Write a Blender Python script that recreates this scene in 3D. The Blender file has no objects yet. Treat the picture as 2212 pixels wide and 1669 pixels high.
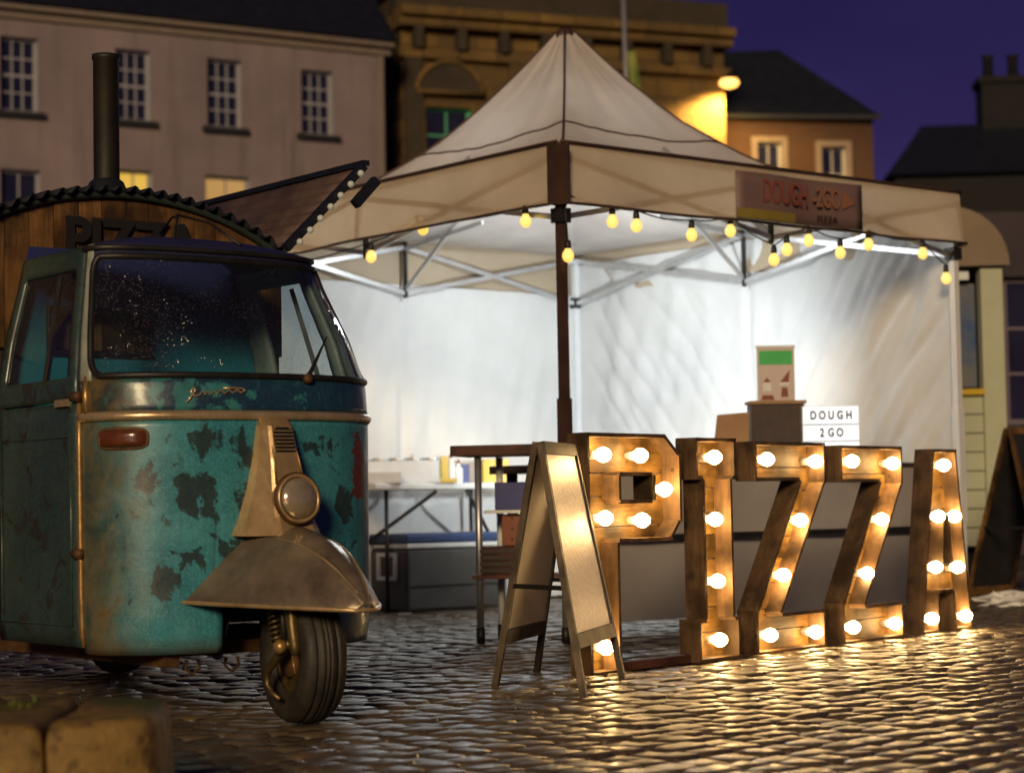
import bpy, bmesh, math, random
import numpy as np
from mathutils import Vector, Matrix, noise
random.seed(7)
rad = math.radians
sc = bpy.context.scene
col = sc.collection

# ------------------------------------------------------------------ camera, sky, sun, exposure
F_PX, CX, CY, W_PX = 4460.0, 1106.0, 834.5, 2212.0
CAM_H = 0.65
pitch = math.atan((1087 - 834.5) / F_PX)
roll = -math.atan(0.018)
r0 = Vector((1, 0, 0)); f0 = Vector((0, math.cos(pitch), math.sin(pitch))); u0 = r0.cross(f0)
cr = math.cos(roll) * r0 + math.sin(roll) * u0
cu = -math.sin(roll) * r0 + math.cos(roll) * u0
cam_d = bpy.data.cameras.new('camera'); cam = bpy.data.objects.new('camera', cam_d); col.objects.link(cam)
m3 = Matrix((cr, cu, -f0)).transposed()
cam.matrix_world = Matrix.Translation((0, 0, CAM_H)) @ m3.to_4x4()
cam_d.sensor_width = 36; cam_d.lens = F_PX / W_PX * 36
cam_d.clip_start = 0.1; cam_d.clip_end = 2000
cam_d.dof.use_dof = True; cam_d.dof.focus_distance = 7.4; cam_d.dof.aperture_fstop = 2.9
sc.camera = cam

SUN_EL, SUN_AZ = 17.0, 188.0      # azimuth measured clockwise from +Y: light comes from behind the camera
world = bpy.data.worlds.new('World'); sc.world = world; world.use_nodes = True
wn = world.node_tree.nodes; wl = world.node_tree.links
bg = wn['Background']
sky = wn.new('ShaderNodeTexSky'); sky.sky_type = 'NISHITA'; sky.sun_disc = False
sky.sun_elevation = rad(SUN_EL); sky.sun_rotation = rad(SUN_AZ); sky.altitude = 0
tint = wn.new('ShaderNodeMix'); tint.data_type = 'RGBA'; tint.blend_type = 'MULTIPLY'
tint.inputs[0].default_value = 1.0; tint.inputs[7].default_value = (0.34, 0.16, 0.58, 1)
wl.new(sky.outputs[0], tint.inputs[6]); 
wtc = wn.new('ShaderNodeTexCoord'); wmp = wn.new('ShaderNodeMapping'); wmp.inputs['Scale'].default_value = (1, 1, 3.5); wl.new(wtc.outputs['Generated'], wmp.inputs[0])
wno = wn.new('ShaderNodeTexNoise'); wno.inputs['Scale'].default_value = 3.0; wno.inputs['Detail'].default_value = 6; wl.new(wmp.outputs[0], wno.inputs['Vector'])
wrp = wn.new('ShaderNodeValToRGB'); wrp.color_ramp.elements[0].position = .3; wrp.color_ramp.elements[0].color = (.72, .72, .76, 1); wrp.color_ramp.elements[1].position = .7; wrp.color_ramp.elements[1].color = (1.25, 1.3, 1.22, 1); wl.new(wno.outputs['Fac'], wrp.inputs[0])
cld = wn.new('ShaderNodeMix'); cld.data_type = 'RGBA'; cld.blend_type = 'MULTIPLY'; cld.inputs[0].default_value = 1.0
wl.new(tint.outputs[2], cld.inputs[6]); wl.new(wrp.outputs[0], cld.inputs[7]); wl.new(cld.outputs[2], bg.inputs[0])
bg.inputs[1].default_value = 0.023

sun_d = bpy.data.lights.new('sun', 'SUN'); sun = bpy.data.objects.new('sun', sun_d); col.objects.link(sun)
sun_d.energy = 2.0; sun_d.angle = rad(12); sun_d.color = (1.0, 0.74, 0.42)
az = rad(SUN_AZ); el = rad(SUN_EL)
sdir = Vector((math.sin(az) * math.cos(el), math.cos(az) * math.cos(el), math.sin(el)))   # towards the light
sun.rotation_euler = sdir.to_track_quat('Z', 'Y').to_euler()

sc.view_settings.view_transform = 'Standard'; sc.view_settings.look = 'None'
sc.view_settings.exposure = 0.0; sc.view_settings.gamma = 1.0
sc.render.engine = 'CYCLES'
sc.cycles.use_denoising = True
sc.cycles.max_bounces = 6; sc.cycles.diffuse_bounces = 3; sc.cycles.glossy_bounces = 3; sc.cycles.transparent_max_bounces = 12
sc.cycles.caustics_reflective = False; sc.cycles.caustics_refractive = False
sc.cycles.sample_clamp_indirect = 6.0

# ------------------------------------------------------------------ helpers
class MB:
    def __init__(s): s.v = []; s.f = []
    def add(s, vs, fs):
        o = len(s.v); s.v += [tuple(p) for p in vs]; s.f += [tuple(i + o for i in f) for f in fs]; return s
    def hexa(s, p):    # 8 points: 4 bottom ring, 4 top ring
        return s.add(p, [(3, 2, 1, 0), (4, 5, 6, 7), (0, 1, 5, 4), (1, 2, 6, 5), (2, 3, 7, 6), (3, 0, 4, 7)])
    def box(s, a, b):
        (x0, y0, z0), (x1, y1, z1) = a, b
        return s.hexa([(x0, y0, z0), (x1, y0, z0), (x1, y1, z0), (x0, y1, z0), (x0, y0, z1), (x1, y0, z1), (x1, y1, z1), (x0, y1, z1)])
    def bar(s, p, q, w, h, up=(0, 0, 1)):
        p = Vector(p); q = Vector(q); d = (q - p).normalized(); up = Vector(up)
        if abs(d.dot(up)) > .98: up = Vector((0, 1, 0))
        a = d.cross(up).normalized() * (w / 2); b = a.normalized().cross(d).normalized() * (h / 2)
        return s.hexa([p - a - b, p + a - b, p + a + b, p - a + b, q - a - b, q + a - b, q + a + b, q - a + b])
    def tube(s, pts, r, n=8, closed=False):
        pts = [Vector(p) for p in pts]; N = len(pts); rs = r if isinstance(r, (list, tuple)) else [r] * N
        vs = []; prev = None
        for i, p in enumerate(pts):
            a = pts[(i - 1) % N] if (closed or i > 0) else p
            b = pts[(i + 1) % N] if (closed or i < N - 1) else p
            d = (b - a).normalized()
            if prev is None:
                up = Vector((0, 0, 1)) if abs(d.z) < .9 else Vector((1, 0, 0))
                x = d.cross(up).normalized()
            else:
                x = (prev - d * prev.dot(d)).normalized()
            prev = x; y = d.cross(x)
            for k in range(n):
                t = 2 * math.pi * k / n
                vs.append(p + (x * math.cos(t) + y * math.sin(t)) * rs[i])
        fs = []
        for i in range(N if closed else N - 1):
            j = (i + 1) % N
            for k in range(n):
                l = (k + 1) % n
                fs.append((i * n + k, i * n + l, j * n + l, j * n + k))
        if not closed:
            fs.append(tuple(range(n))[::-1]); fs.append(tuple((N - 1) * n + k for k in range(n)))
        return s.add(vs, fs)
    def lathe(s, prof, n=20, M=None, cap=True):     # profile of (radius, height) about local z
        M = M or Matrix.Identity(4); vs = []; fs = []
        for (r, h) in prof:
            for k in range(n):
                t = 2 * math.pi * k / n
                vs.append(M @ Vector((r * math.cos(t), r * math.sin(t), h)))
        for i in range(len(prof) - 1):
            for k in range(n):
                l = (k + 1) % n
                fs.append((i * n + k, i * n + l, (i + 1) * n + l, (i + 1) * n + k))
        if cap:
            fs.append(tuple(range(n))[::-1]); fs.append(tuple((len(prof) - 1) * n + k for k in range(n)))
        return s.add(vs, fs)
    def grid(s, fn, nu, nv, keep=None):
        vs = [fn(i / nu, j / nv) for j in range(nv + 1) for i in range(nu + 1)]; w = nu + 1; fs = []
        for j in range(nv):
            for i in range(nu):
                if keep is None or keep((i + .5) / nu, (j + .5) / nv):
                    fs.append((j * w + i, j * w + i + 1, (j + 1) * w + i + 1, (j + 1) * w + i))
        return s.add(vs, fs)
    def prism(s, poly, a, b):    # poly of 3-D points at 'a' offset and at 'b' offset (vectors)
        n = len(poly); a = Vector(a); b = Vector(b)
        vs = [Vector(p) + a for p in poly] + [Vector(p) + b for p in poly]
        fs = [tuple(range(n))[::-1], tuple(range(n, 2 * n))] + [(i, (i + 1) % n, n + (i + 1) % n, n + i) for i in range(n)]
        return s.add(vs, fs)
    def mesh(s, name, recalc=True, smooth=False):
        me = bpy.data.meshes.new(name); me.from_pydata([tuple(p) for p in s.v], [], s.f)
        if recalc:
            bm = bmesh.new(); bm.from_mesh(me); bmesh.ops.recalc_face_normals(bm, faces=bm.faces); bm.to_mesh(me); bm.free()
        if smooth: me.polygons.foreach_set('use_smooth', [True] * len(me.polygons))
        me.update(); return me
    def build(s, name, mat, parent=None, smooth=False, bevel=0, solid=0, sub=0):
        o = bpy.data.objects.new(name, s.mesh(name, True, smooth)); col.objects.link(o)
        o.data.materials.append(mat)
        if parent: o.parent = parent
        if solid:
            m = o.modifiers.new('solid', 'SOLIDIFY'); m.thickness = solid; m.offset = 0
        if bevel:
            m = o.modifiers.new('bevel', 'BEVEL'); m.width = bevel; m.segments = 2; m.limit_method = 'ANGLE'
        return o

def thing(name, label, cat, loc=(0, 0, 0), rz=0.0, group=None):
    o = bpy.data.objects.new(name, None); col.objects.link(o); o.location = loc; o.rotation_euler = (0, 0, rz)
    o.empty_display_size = .1
    return tag(o, label, cat, group)
def tag(o, label, cat, group=None):
    o['label'] = label; o['category'] = cat
    if group: o['group'] = group
    return o
def struct(o): o['kind'] = 'structure'; return o

def text_part(name, body, size, mat, parent, M, extrude=.002, align='CENTER', sx=1.0, offset=0.0):
    cu_ = bpy.data.curves.new(name, 'FONT'); cu_.body = body; cu_.size = size; cu_.extrude = extrude
    cu_.align_x = align; cu_.align_y = 'CENTER'; cu_.space_character = 1.0; cu_.offset = offset
    t = bpy.data.objects.new(name, cu_); col.objects.link(t)
    bpy.context.view_layer.update()
    me = bpy.data.meshes.new_from_object(t.evaluated_get(bpy.context.evaluated_depsgraph_get()))
    bpy.data.objects.remove(t); bpy.data.curves.remove(cu_)
    me.transform(M @ Matrix.Diagonal((sx, 1, 1, 1)))
    me.materials.clear(); me.materials.append(mat)
    o = bpy.data.objects.new(name, me); col.objects.link(o); o.parent = parent
    return o
FRONT = Matrix.Rotation(rad(90), 4, 'X')       # text plane xy -> xz, reading from -y

# ------------------------------------------------------------------ materials
class NT:
    def __init__(s, name):
        s.m = bpy.data.materials.new(name); s.m.use_nodes = True; s.t = s.m.node_tree; s.n = s.t.nodes
        s.b = s.n['Principled BSDF']; s.out = s.n['Material Output']; s.co = s.n.new('ShaderNodeTexCoord')
        s.obj = s.co.outputs['Object']
    def L(s, a, b): s.t.links.new(a, b)
    def put(s, sock, v):
        if hasattr(v, 'is_output'): s.L(v, sock)
        elif isinstance(v, (tuple, list)) and len(v) == 3 and sock.type == 'RGBA': sock.default_value = (*v, 1)
        else: sock.default_value = v
    def mapping(s, scale=(1, 1, 1), loc=(0, 0, 0), rot=(0, 0, 0), src=None):
        k = s.n.new('ShaderNodeMapping'); s.put(k.inputs['Scale'], scale); s.put(k.inputs['Location'], loc); s.put(k.inputs['Rotation'], rot)
        s.L(src or s.obj, k.inputs[0]); return k.outputs[0]
    def noise(s, scale, detail=4, rough=.55, vec=None, dist=0):
        k = s.n.new('ShaderNodeTexNoise'); k.inputs['Scale'].default_value = scale; k.inputs['Detail'].default_value = detail
        k.inputs['Roughness'].default_value = rough; k.inputs['Distortion'].default_value = dist
        s.L(vec or s.obj, k.inputs['Vector']); return k.outputs['Fac']
    def voro(s, scale, feature='F1', vec=None, out='Distance'):
        k = s.n.new('ShaderNodeTexVoronoi'); k.feature = feature; k.inputs['Scale'].default_value = scale
        s.L(vec or s.obj, k.inputs['Vector']); return k.outputs[out]
    def ramp(s, fac, stops, interp='LINEAR'):
        k = s.n.new('ShaderNodeValToRGB'); k.color_ramp.interpolation = interp; e = k.color_ramp.elements
        while len(e) < len(stops): e.new(.5)
        for x, (p, c) in zip(e, stops):
            x.position = p; x.color = (*c, 1) if isinstance(c, (tuple, list)) else (c, c, c, 1)
        s.L(fac, k.inputs[0]); return k.outputs[0]
    def mix(s, fac, a, b, mode='MIX'):
        k = s.n.new('ShaderNodeMix'); k.data_type = 'RGBA'; k.blend_type = mode
        s.put(k.inputs[0], fac); s.put(k.inputs[6], a); s.put(k.inputs[7], b); return k.outputs[2]
    def math(s, op, a, b=0.0, clamp=False):
        k = s.n.new('ShaderNodeMath'); k.operation = op; k.use_clamp = clamp
        s.put(k.inputs[0], a); s.put(k.inputs[1], b); return k.outputs[0]
    def bump(s, h, strength=.3, dist=.01):
        k = s.n.new('ShaderNodeBump'); k.inputs['Strength'].default_value = strength; k.inputs['Distance'].default_value = dist
        s.L(h, k.inputs['Height']); s.L(k.outputs[0], s.b.inputs['Normal']); return k.outputs[0]
    def sep(s, src=None):
        k = s.n.new('ShaderNodeSeparateXYZ'); s.L(src or s.obj, k.inputs[0]); return k.outputs
    def set(s, **kw):
        names = dict(color='Base Color', rough='Roughness', metal='Metallic', spec='Specular IOR Level', coat='Coat Weight', emis='Emission Color', estr='Emission Strength', alpha='Alpha', trans='Transmission Weight', ior='IOR', coatr='Coat Roughness')
        for k, v in kw.items(): s.put(s.b.inputs[names[k]], v)
        return s

MATS = {}
def vary(name, c1, c2, scale=8, rough=(.5, .7), metal=0, bump=.2, bscale=40, bdist=.004, stretch=(1, 1, 1), spec=.5, coat=0):
    t = NT(name); v = t.mapping(stretch)
    n = t.noise(scale, 5, .6, v); t.set(color=t.mix(t.ramp(n, [(.3, 0.), (.7, 1.)]), c1, c2), metal=metal, spec=spec, coat=coat)
    n2 = t.noise(bscale, 4, .6, v); t.set(rough=t.math('MULTIPLY_ADD', n2, rough[1] - rough[0]))
    t.b.inputs['Roughness'].links[0].from_node.inputs[2].default_value = rough[0]
    if bump: t.bump(n2, bump, bdist)
    return t.m
def emit(name, c, s, base=.5):
    t = NT(name); t.set(color=(base, base, base), emis=c, estr=s); return t.m

M = MATS
# reclaimed pallet wood: grain along x or along z, tone varying from board to board
def wood(name, c1, c2, axis='x', rough=.6):
    t = NT(name); oi = t.n.new('ShaderNodeObjectInfo')
    off = t.n.new('ShaderNodeCombineXYZ')
    for k, mul in enumerate((13.7, 7.3, 5.1)): t.L(t.math('MULTIPLY', oi.outputs['Random'], mul), off.inputs[k])
    add = t.n.new('ShaderNodeVectorMath'); add.operation = 'ADD'; t.L(t.obj, add.inputs[0]); t.L(off.outputs[0], add.inputs[1])
    sc_ = (3, 22, 26) if axis == 'x' else (26, 22, 3)
    v = t.mapping(sc_, src=add.outputs[0])
    g = t.noise(1.6, 6, .65, v, .8); g2 = t.noise(2.2, 3, .5, t.mapping((3, 3, 3), src=add.outputs[0]))
    cc = t.mix(t.ramp(g, [(.3, 0.), (.72, 1.)]), c1, c2)
    cc = t.mix(t.ramp(g2, [(.40, 0.), (.62, .9)]), cc, tuple(x * .35 for x in c1))
    hs = t.n.new('ShaderNodeHueSaturation'); t.L(cc, hs.inputs['Color']); t.L(t.math('MULTIPLY_ADD', oi.outputs['Random'], .75), hs.inputs['Value'])
    hs.inputs['Value'].links[0].from_node.inputs[2].default_value = .62
    kn = t.voro(9, 'F1', t.mapping((1, 1, 1), src=add.outputs[0]))
    cc = t.mix(t.ramp(kn, [(.0, 1.), (.06, .9), (.10, 0.)]), hs.outputs[0], (.03, .015, .006))
    t.set(color=cc, rough=rough, spec=.35); t.bump(g, .6, .004); return t.m
M['wood'] = wood('letter_wood', (.11, .055, .012), (.29, .165, .042), 'x')
M['wood_side'] = wood('letter_side_wood_shaded', (.075, .042, .019), (.17, .10, .048), 'z')  # darker than the face planks: shade of the sides is put into the colour
M['gable_wood'] = wood('gable_wood', (.09, .042, .013), (.25, .13, .043), 'z')
M['brown_wood'] = wood('table_wood', (.10, .035, .02), (.17, .06, .035), 'x')
M['aboard_wood'] = wood('board_wood', (.07, .052, .032), (.16, .12, .075), 'z')
M['dark_wood'] = vary('dark_box_wood', (.035, .022, .018), (.06, .038, .03), 12, (.5, .7))
M['cream_panel'] = vary('cream_panel', (.82, .74, .62), (.88, .80, .70), 3, (.5, .65), bump=.05)
M['steel_dark'] = vary('dark_steel', (.03, .03, .028), (.06, .055, .05), 10, (.35, .55), metal=.6)
M['alu'] = vary('aluminium', (.55, .56, .57), (.70, .71, .72), 12, (.3, .5), metal=.85, bump=.05)
M['white_metal'] = vary('white_metal', (.70, .72, .72), (.78, .80, .80), 8, (.35, .5), bump=.03)
M['brown_metal'] = vary('brown_metal', (.055, .03, .022), (.09, .05, .035), 8, (.4, .6), metal=.2, bump=.05)
M['black'] = vary('black_rubber', (.008, .008, .008), (.018, .017, .016), 20, (.35, .6), bump=.15, bscale=80)
M['tyre'] = vary('tyre_rubber', (.012, .011, .010), (.05, .04, .026), 9, (.45, .75), bump=.35, bscale=60)
M['chrome'] = vary('worn_chrome', (.72, .58, .36), (.50, .36, .19), 14, (.2, .4), metal=.6, bump=.1, bscale=90)
M['brass'] = vary('brass', (.55, .36, .13), (.30, .17, .06), 30, (.25, .5), metal=.6, bump=.1)
M['rust'] = vary('rusty_steel', (.07, .032, .014), (.16, .085, .03), 14, (.5, .8), metal=.3, bump=.4, bscale=50)
M['oily'] = vary('oily_metal', (.10, .075, .03), (.22, .16, .06), 25, (.3, .55), metal=.7, bump=.3, bscale=60)
M['pipe'] = vary('sooty_pipe', (.008, .009, .008), (.022, .017, .010), 7, (.45, .7), metal=.2, bump=.2)
M['glass_dark'] = vary('window_glass', (.010, .012, .030), (.02, .022, .05), 2, (.08, .15), bump=.05, bscale=3, spec=.6)

# patchy scooter-blue paint, worn down to grey primer
def ape_paint(name, base1, base2, primer, blobs, thresh, red=False, dirt=True, gray=(0, 0)):
    t = NT(name); xyz = t.sep(); primer0 = primer
    n_big = t.noise(3.2, 3, .5); n_mid = t.noise(9, 6, .62, None, .7); n_fine = t.noise(70, 3, .6)
    base = t.mix(t.ramp(n_big, [(.35, 0.), (.65, 1.)]), base1, base2)
    base = t.mix(t.ramp(n_fine, [(.3, 0.), (.8, .35)]), base, tuple(c * .6 for c in base1))
    flat = t.n.new('ShaderNodeCombineXYZ'); t.L(xyz[0], flat.inputs[0]); t.L(xyz[2], flat.inputs[2])
    d = None
    for (u, z, r) in blobs:
        k = t.n.new('ShaderNodeVectorMath'); k.operation = 'DISTANCE'; t.L(flat.outputs[0], k.inputs[0]); k.inputs[1].default_value = (u, 0, z)
        e = t.math('SUBTRACT', k.outputs['Value'], r); d = e if d is None else t.math('MINIMUM', d, e)
    n_a = t.noise(18, 8, .72); n_sp = t.noise(190, 2, .5); drip = t.noise(1.0, 5, .65, t.mapping((38, 38, 3.2)))
    base = t.mix(t.ramp(n_a, [(.38, .0), (.72, .55)]), base, tuple(c * .45 for c in base1))
    base = t.mix(t.ramp(n_sp, [(.45, 0.), (.75, .45)]), base, tuple(min(1, c * 1.5 + .02) for c in base2))
    base = t.mix(t.ramp(drip, [(.55, 0.), (.72, .5)]), base, tuple(c * .5 + .012 for c in primer))
    primer = t.mix(t.ramp(n_a, [(.35, 0.), (.65, 1.)]), primer0, tuple(c * .55 for c in primer0))
    wob = t.math('ADD', t.math('MULTIPLY', t.math('SUBTRACT', n_mid, .5), .42), t.math('MULTIPLY', t.math('SUBTRACT', n_a, .5), .16))
    mask = t.ramp(n_mid, [(thresh, 0.), (thresh + .05, .9)])
    if d is not None:
        m2 = t.math('MULTIPLY', t.math('ADD', d, wob), -70.0, True); m2 = t.math('MULTIPLY', m2, .92); mask = t.math('MAXIMUM', m2, mask)
    cc = t.mix(mask, base, primer)
    if red:
        k = t.n.new('ShaderNodeVectorMath'); k.operation = 'DISTANCE'; t.L(t.mapping((1, 1, .45), src=flat.outputs[0]), k.inputs[0]); k.inputs[1].default_value = (.37, 0, .765 * .45)
        cc = t.mix(t.math('LESS_THAN', t.math('ADD', k.outputs['Value'], t.math('MULTIPLY', wob, .35)), .045), cc, (.17, .04, .02))
    if dirt:
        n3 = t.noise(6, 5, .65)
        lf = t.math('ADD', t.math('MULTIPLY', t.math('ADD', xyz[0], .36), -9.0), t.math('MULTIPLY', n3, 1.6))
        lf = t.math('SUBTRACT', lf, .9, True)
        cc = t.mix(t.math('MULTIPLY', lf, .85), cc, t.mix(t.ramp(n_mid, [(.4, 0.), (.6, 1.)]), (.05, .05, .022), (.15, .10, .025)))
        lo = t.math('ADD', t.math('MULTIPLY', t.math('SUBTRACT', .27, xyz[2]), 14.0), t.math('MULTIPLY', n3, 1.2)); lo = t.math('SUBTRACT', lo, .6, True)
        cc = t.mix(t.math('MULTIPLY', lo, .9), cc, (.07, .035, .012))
    t.set(color=cc, rough=t.ramp(n_mid, [(.3, .26), (.75, .55)]), spec=.55, coat=.25, coatr=.15)
    drop = t.voro(150); dm = t.ramp(drop, [(0., 1.), (.35, 0.)])
    b1 = t.bump(t.mix(.35, n_fine, dm), .25, .002); b2 = t.n.new('ShaderNodeBump'); b2.inputs['Strength'].default_value = .35; b2.inputs['Distance'].default_value = .02; t.L(t.noise(4.5, 3, .5), b2.inputs['Height']); t.L(b2.outputs[0], b1.node.inputs['Normal']); return t.m
BLOBS = [(-.25, .70, .075), (-.215, .64, .06), (-.39, .745, .03), (-.42, .66, .022), (-.23, .86, .05), (-.31, .83, .02), (-.10, .82, .045), (-.09, .69, .04), (-.275, .50, .03), (-.35, .435, .035), (-.12, .52, .045), (.25, .55, .05), (.20, .85, .06), (.44, .60, .05), (.3, .66, .05)]
M['teal'] = ape_paint('teal_paint', (.024, .20, .26), (.075, .34, .39), (.030, .050, .046), [(u, z, r * .72) for u, z, r in BLOBS], .635, red=True)
M['band'] = ape_paint('blue_band_paint', (.010, .035, .080), (.014, .060, .105), (.05, .26, .27), [(-.36, 1.0, .055), (-.30, 1.03, .05), (-.27, .97, .04), (-.20, .99, .04), (-.13, .965, .03), (-.05, 1.0, .02), (.12, .98, .02)], .60, dirt=True)
M['roof_navy'] = ape_paint('navy_roof_paint', (.018, .02, .06), (.03, .035, .09), (.045, .045, .05), [], .70, dirt=False)
M['door'] = ape_paint('olive_door_paint', (.022, .05, .048), (.045, .08, .07), (.035, .035, .024), [], .56, dirt=False)
t = NT('cab_paint_and_sky_reflection'); zz = t.math('ADD', t.sep()[2], t.math('MULTIPLY', t.noise(6), .08)); t.set(color=t.mix(t.ramp(t.math('SUBTRACT', zz, .8), [(.42, 0.), (.62, 1.)]), (.035, .33, .42), (.02, .03, .14)), rough=.6); M['cab_in'] = t.m  # teal paint; navy upper part colours in the dark sky reflected by the windscreen
M['pillar'] = vary('pillar_tentlight_paint', (.22, .25, .20), (.48, .50, .42), 9, (.3, .5), bump=.1)  # pale cream has the tent's light on the far pillar coloured in
M['bronze'] = vary('bare_bronze_sheet', (.11, .085, .058), (.35, .275, .19), 7, (.22, .46), metal=.5, bump=.12, bscale=70)
M['column'] = vary('column_sheet', (.30, .19, .085), (.60, .43, .22), 9, (.2, .45), metal=.45, bump=.1, bscale=70)

def glass(name, tintc, fac_add=.04, rough=.03, drops=False):
    t = NT(name); t.n.remove(t.b)
    tr = t.n.new('ShaderNodeBsdfTransparent'); tr.inputs[0].default_value = (*tintc, 1)
    gl = t.n.new('ShaderNodeBsdfGlossy'); gl.inputs['Roughness'].default_value = rough
    fr = t.n.new('ShaderNodeLayerWeight'); fr.inputs[0].default_value = .5
    mx = t.n.new('ShaderNodeMixShader'); fac = t.math('ADD', t.math('MULTIPLY', t.math('POWER', fr.outputs[1], 4.0), .9), fac_add + .035, True)
    if drops:
        vo = t.voro(120); msk = t.noise(5, 3, .6)
        bmp = t.n.new('ShaderNodeBump'); bmp.inputs['Strength'].default_value = .8; bmp.inputs['Distance'].default_value = .004
        dm = t.math('MULTIPLY', t.ramp(vo, [(0., 1.), (.38, 0.)]), t.ramp(msk, [(.40, .05), (.60, 1.)]))
        t.L(dm, bmp.inputs['Height']); t.L(bmp.outputs[0], gl.inputs['Normal'])
        fac = t.math('ADD', fac, t.math('MULTIPLY', dm, .35), True)
    if drops:
        df = t.n.new('ShaderNodeBsdfDiffuse'); df.inputs[0].default_value = (.55, .58, .58, 1); mf = t.n.new('ShaderNodeMixShader'); t.L(t.math('ADD', t.math('MULTIPLY', dm, .13), .012), mf.inputs[0]); t.L(tr.outputs[0], mf.inputs[1]); t.L(df.outputs[0], mf.inputs[2]); tr = mf
    t.L(fac, mx.inputs[0]); t.L(tr.outputs[0], mx.inputs[1]); t.L(gl.outputs[0], mx.inputs[2]); t.L(mx.outputs[0], t.out.inputs[0]); return t.m
M['windscreen'] = glass('windscreen_glass', (.60, .72, .78), .02, .04, True)
M['pane'] = glass('clear_pane', (.8, .82, .82), .05, .05)
M['lens'] = vary('headlamp_glass', (.55, .45, .28), (.75, .64, .42), 40, (.08, .2), metal=.65, bump=.3, bscale=30)
M['amber'] = vary('amber_lens', (.085, .022, .008), (.16, .05, .014), 30, (.15, .3), bump=.2, coat=.5)

# tent cloth: diffuse with some light coming through
def cloth(name, c1, c2, tl, stripes=0):
    t = NT(name); n = t.noise(2.2, 5, .6); n2 = t.noise(60, 3, .6)
    cc = t.mix(t.ramp(n, [(.35, 0.), (.7, 1.)]), c1, c2)
    t.set(color=cc, rough=.55, spec=.25)
    bp = t.bump(t.mix(.25, n, n2), .18, .02)
    tr = t.n.new('ShaderNodeBsdfTranslucent'); t.L(cc, tr.inputs[0]); mx = t.n.new('ShaderNodeMixShader'); mx.inputs[0].default_value = tl
    t.L(t.b.outputs[0], mx.inputs[1]); t.L(tr.outputs[0], mx.inputs[2]); t.L(mx.outputs[0], t.out.inputs[0]); return t.m
M['canopy'] = cloth('canopy_cloth', (.50, .45, .41), (.62, .57, .51), .10)
M['valance'] = cloth('valance_cloth', (.58, .46, .32), (.68, .55, .39), .34)
M['wall_cloth'] = cloth('wall_cloth', (.66, .66, .64), (.76, .76, .74), .12)
M['half_cloth'] = cloth('counter_cloth', (.38, .35, .33), (.46, .43, .40), .10)
M['banner'] = vary('banner_print', (.16, .10, .095), (.20, .13, .115), 4, (.5, .6), bump=.05)
M['red_print'] = vary('red_print', (.20, .055, .04), (.27, .075, .05), 8, (.5, .6), bump=0)
M['orange_print'] = vary('orange_print', (.27, .12, .07), (.32, .14, .08), 8, (.5, .6), bump=0)
M['olive_print'] = vary('olive_print', (.24, .18, .03), (.28, .21, .04), 8, (.5, .6), bump=0)
M['blackprint'] = vary('black_print', (.01, .01, .01), (.015, .015, .015), 8, (.5, .6), bump=0)
M['card'] = vary('corrugated_card', (.30, .18, .09), (.38, .24, .13), 6, (.7, .85), bump=.1)
M['white_paper'] = vary('white_paper', (.72, .72, .70), (.78, .78, .76), 6, (.6, .7), bump=.03)
M['yellow'] = vary('yellow_plastic', (.55, .36, .01), (.62, .42, .02), 6, (.4, .5), bump=.03)
M['blue'] = vary('blue_plastic', (.03, .035, .16), (.04, .05, .20), 6, (.4, .5), bump=.03)
M['green'] = vary('green_print', (.04, .45, .10), (.06, .55, .14), 6, (.4, .5), bump=0)
M['pink_paper'] = vary('pale_pink_print', (.55, .46, .44), (.62, .54, .50), 6, (.4, .5), bump=0)
M['orange_plastic'] = vary('orange_brown_plastic', (.22, .06, .025), (.28, .08, .035), 9, (.45, .6), bump=.1)
M['cooler_grey'] = vary('cooler_grey', (.07, .072, .07), (.11, .112, .11), 5, (.5, .65), bump=.1)
M['cooler_blue'] = vary('cooler_blue', (.035, .06, .16), (.05, .085, .21), 5, (.35, .5), bump=.05)
M['tarp'] = vary('green_tarp', (.01, .16, .09), (.015, .22, .12), 6, (.4, .6), bump=.1)
M['chalk'] = vary('chalk_board', (.012, .012, .012), (.03, .03, .028), 5, (.5, .7), bump=.05)
M['paper_wet'] = vary('wet_poster', (.40, .32, .36), (.80, .69, .74), 90, (.22, .5), bump=.8, bscale=70, bdist=.004, spec=.45, stretch=(1, 1, .7))
M['bulb_hot'] = emit('lit_bulb', (1.0, .62, .24), 78.0)
M['bulb_yel'] = emit('festoon_bulb', (1.0, .62, .10), 1.25)
M['fairy'] = emit('fairy_bulb', (.75, .85, .55), .10)
M['lightbox'] = emit('lightbox_face', (.92, .97, 1.0), .95)
M['lamp_led'] = emit('led_face', (.88, .95, 1.0), 14.0)
M['lamp_street'] = emit('street_lamp_lens', (1.0, .50, .10), 3.2)
M['lit_window'] = emit('lit_window_pane', (1.0, .60, .08), .75, .05)
M['dim_window'] = emit('dim_window_pane', (1.0, .55, .16), .45, .05)

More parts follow.
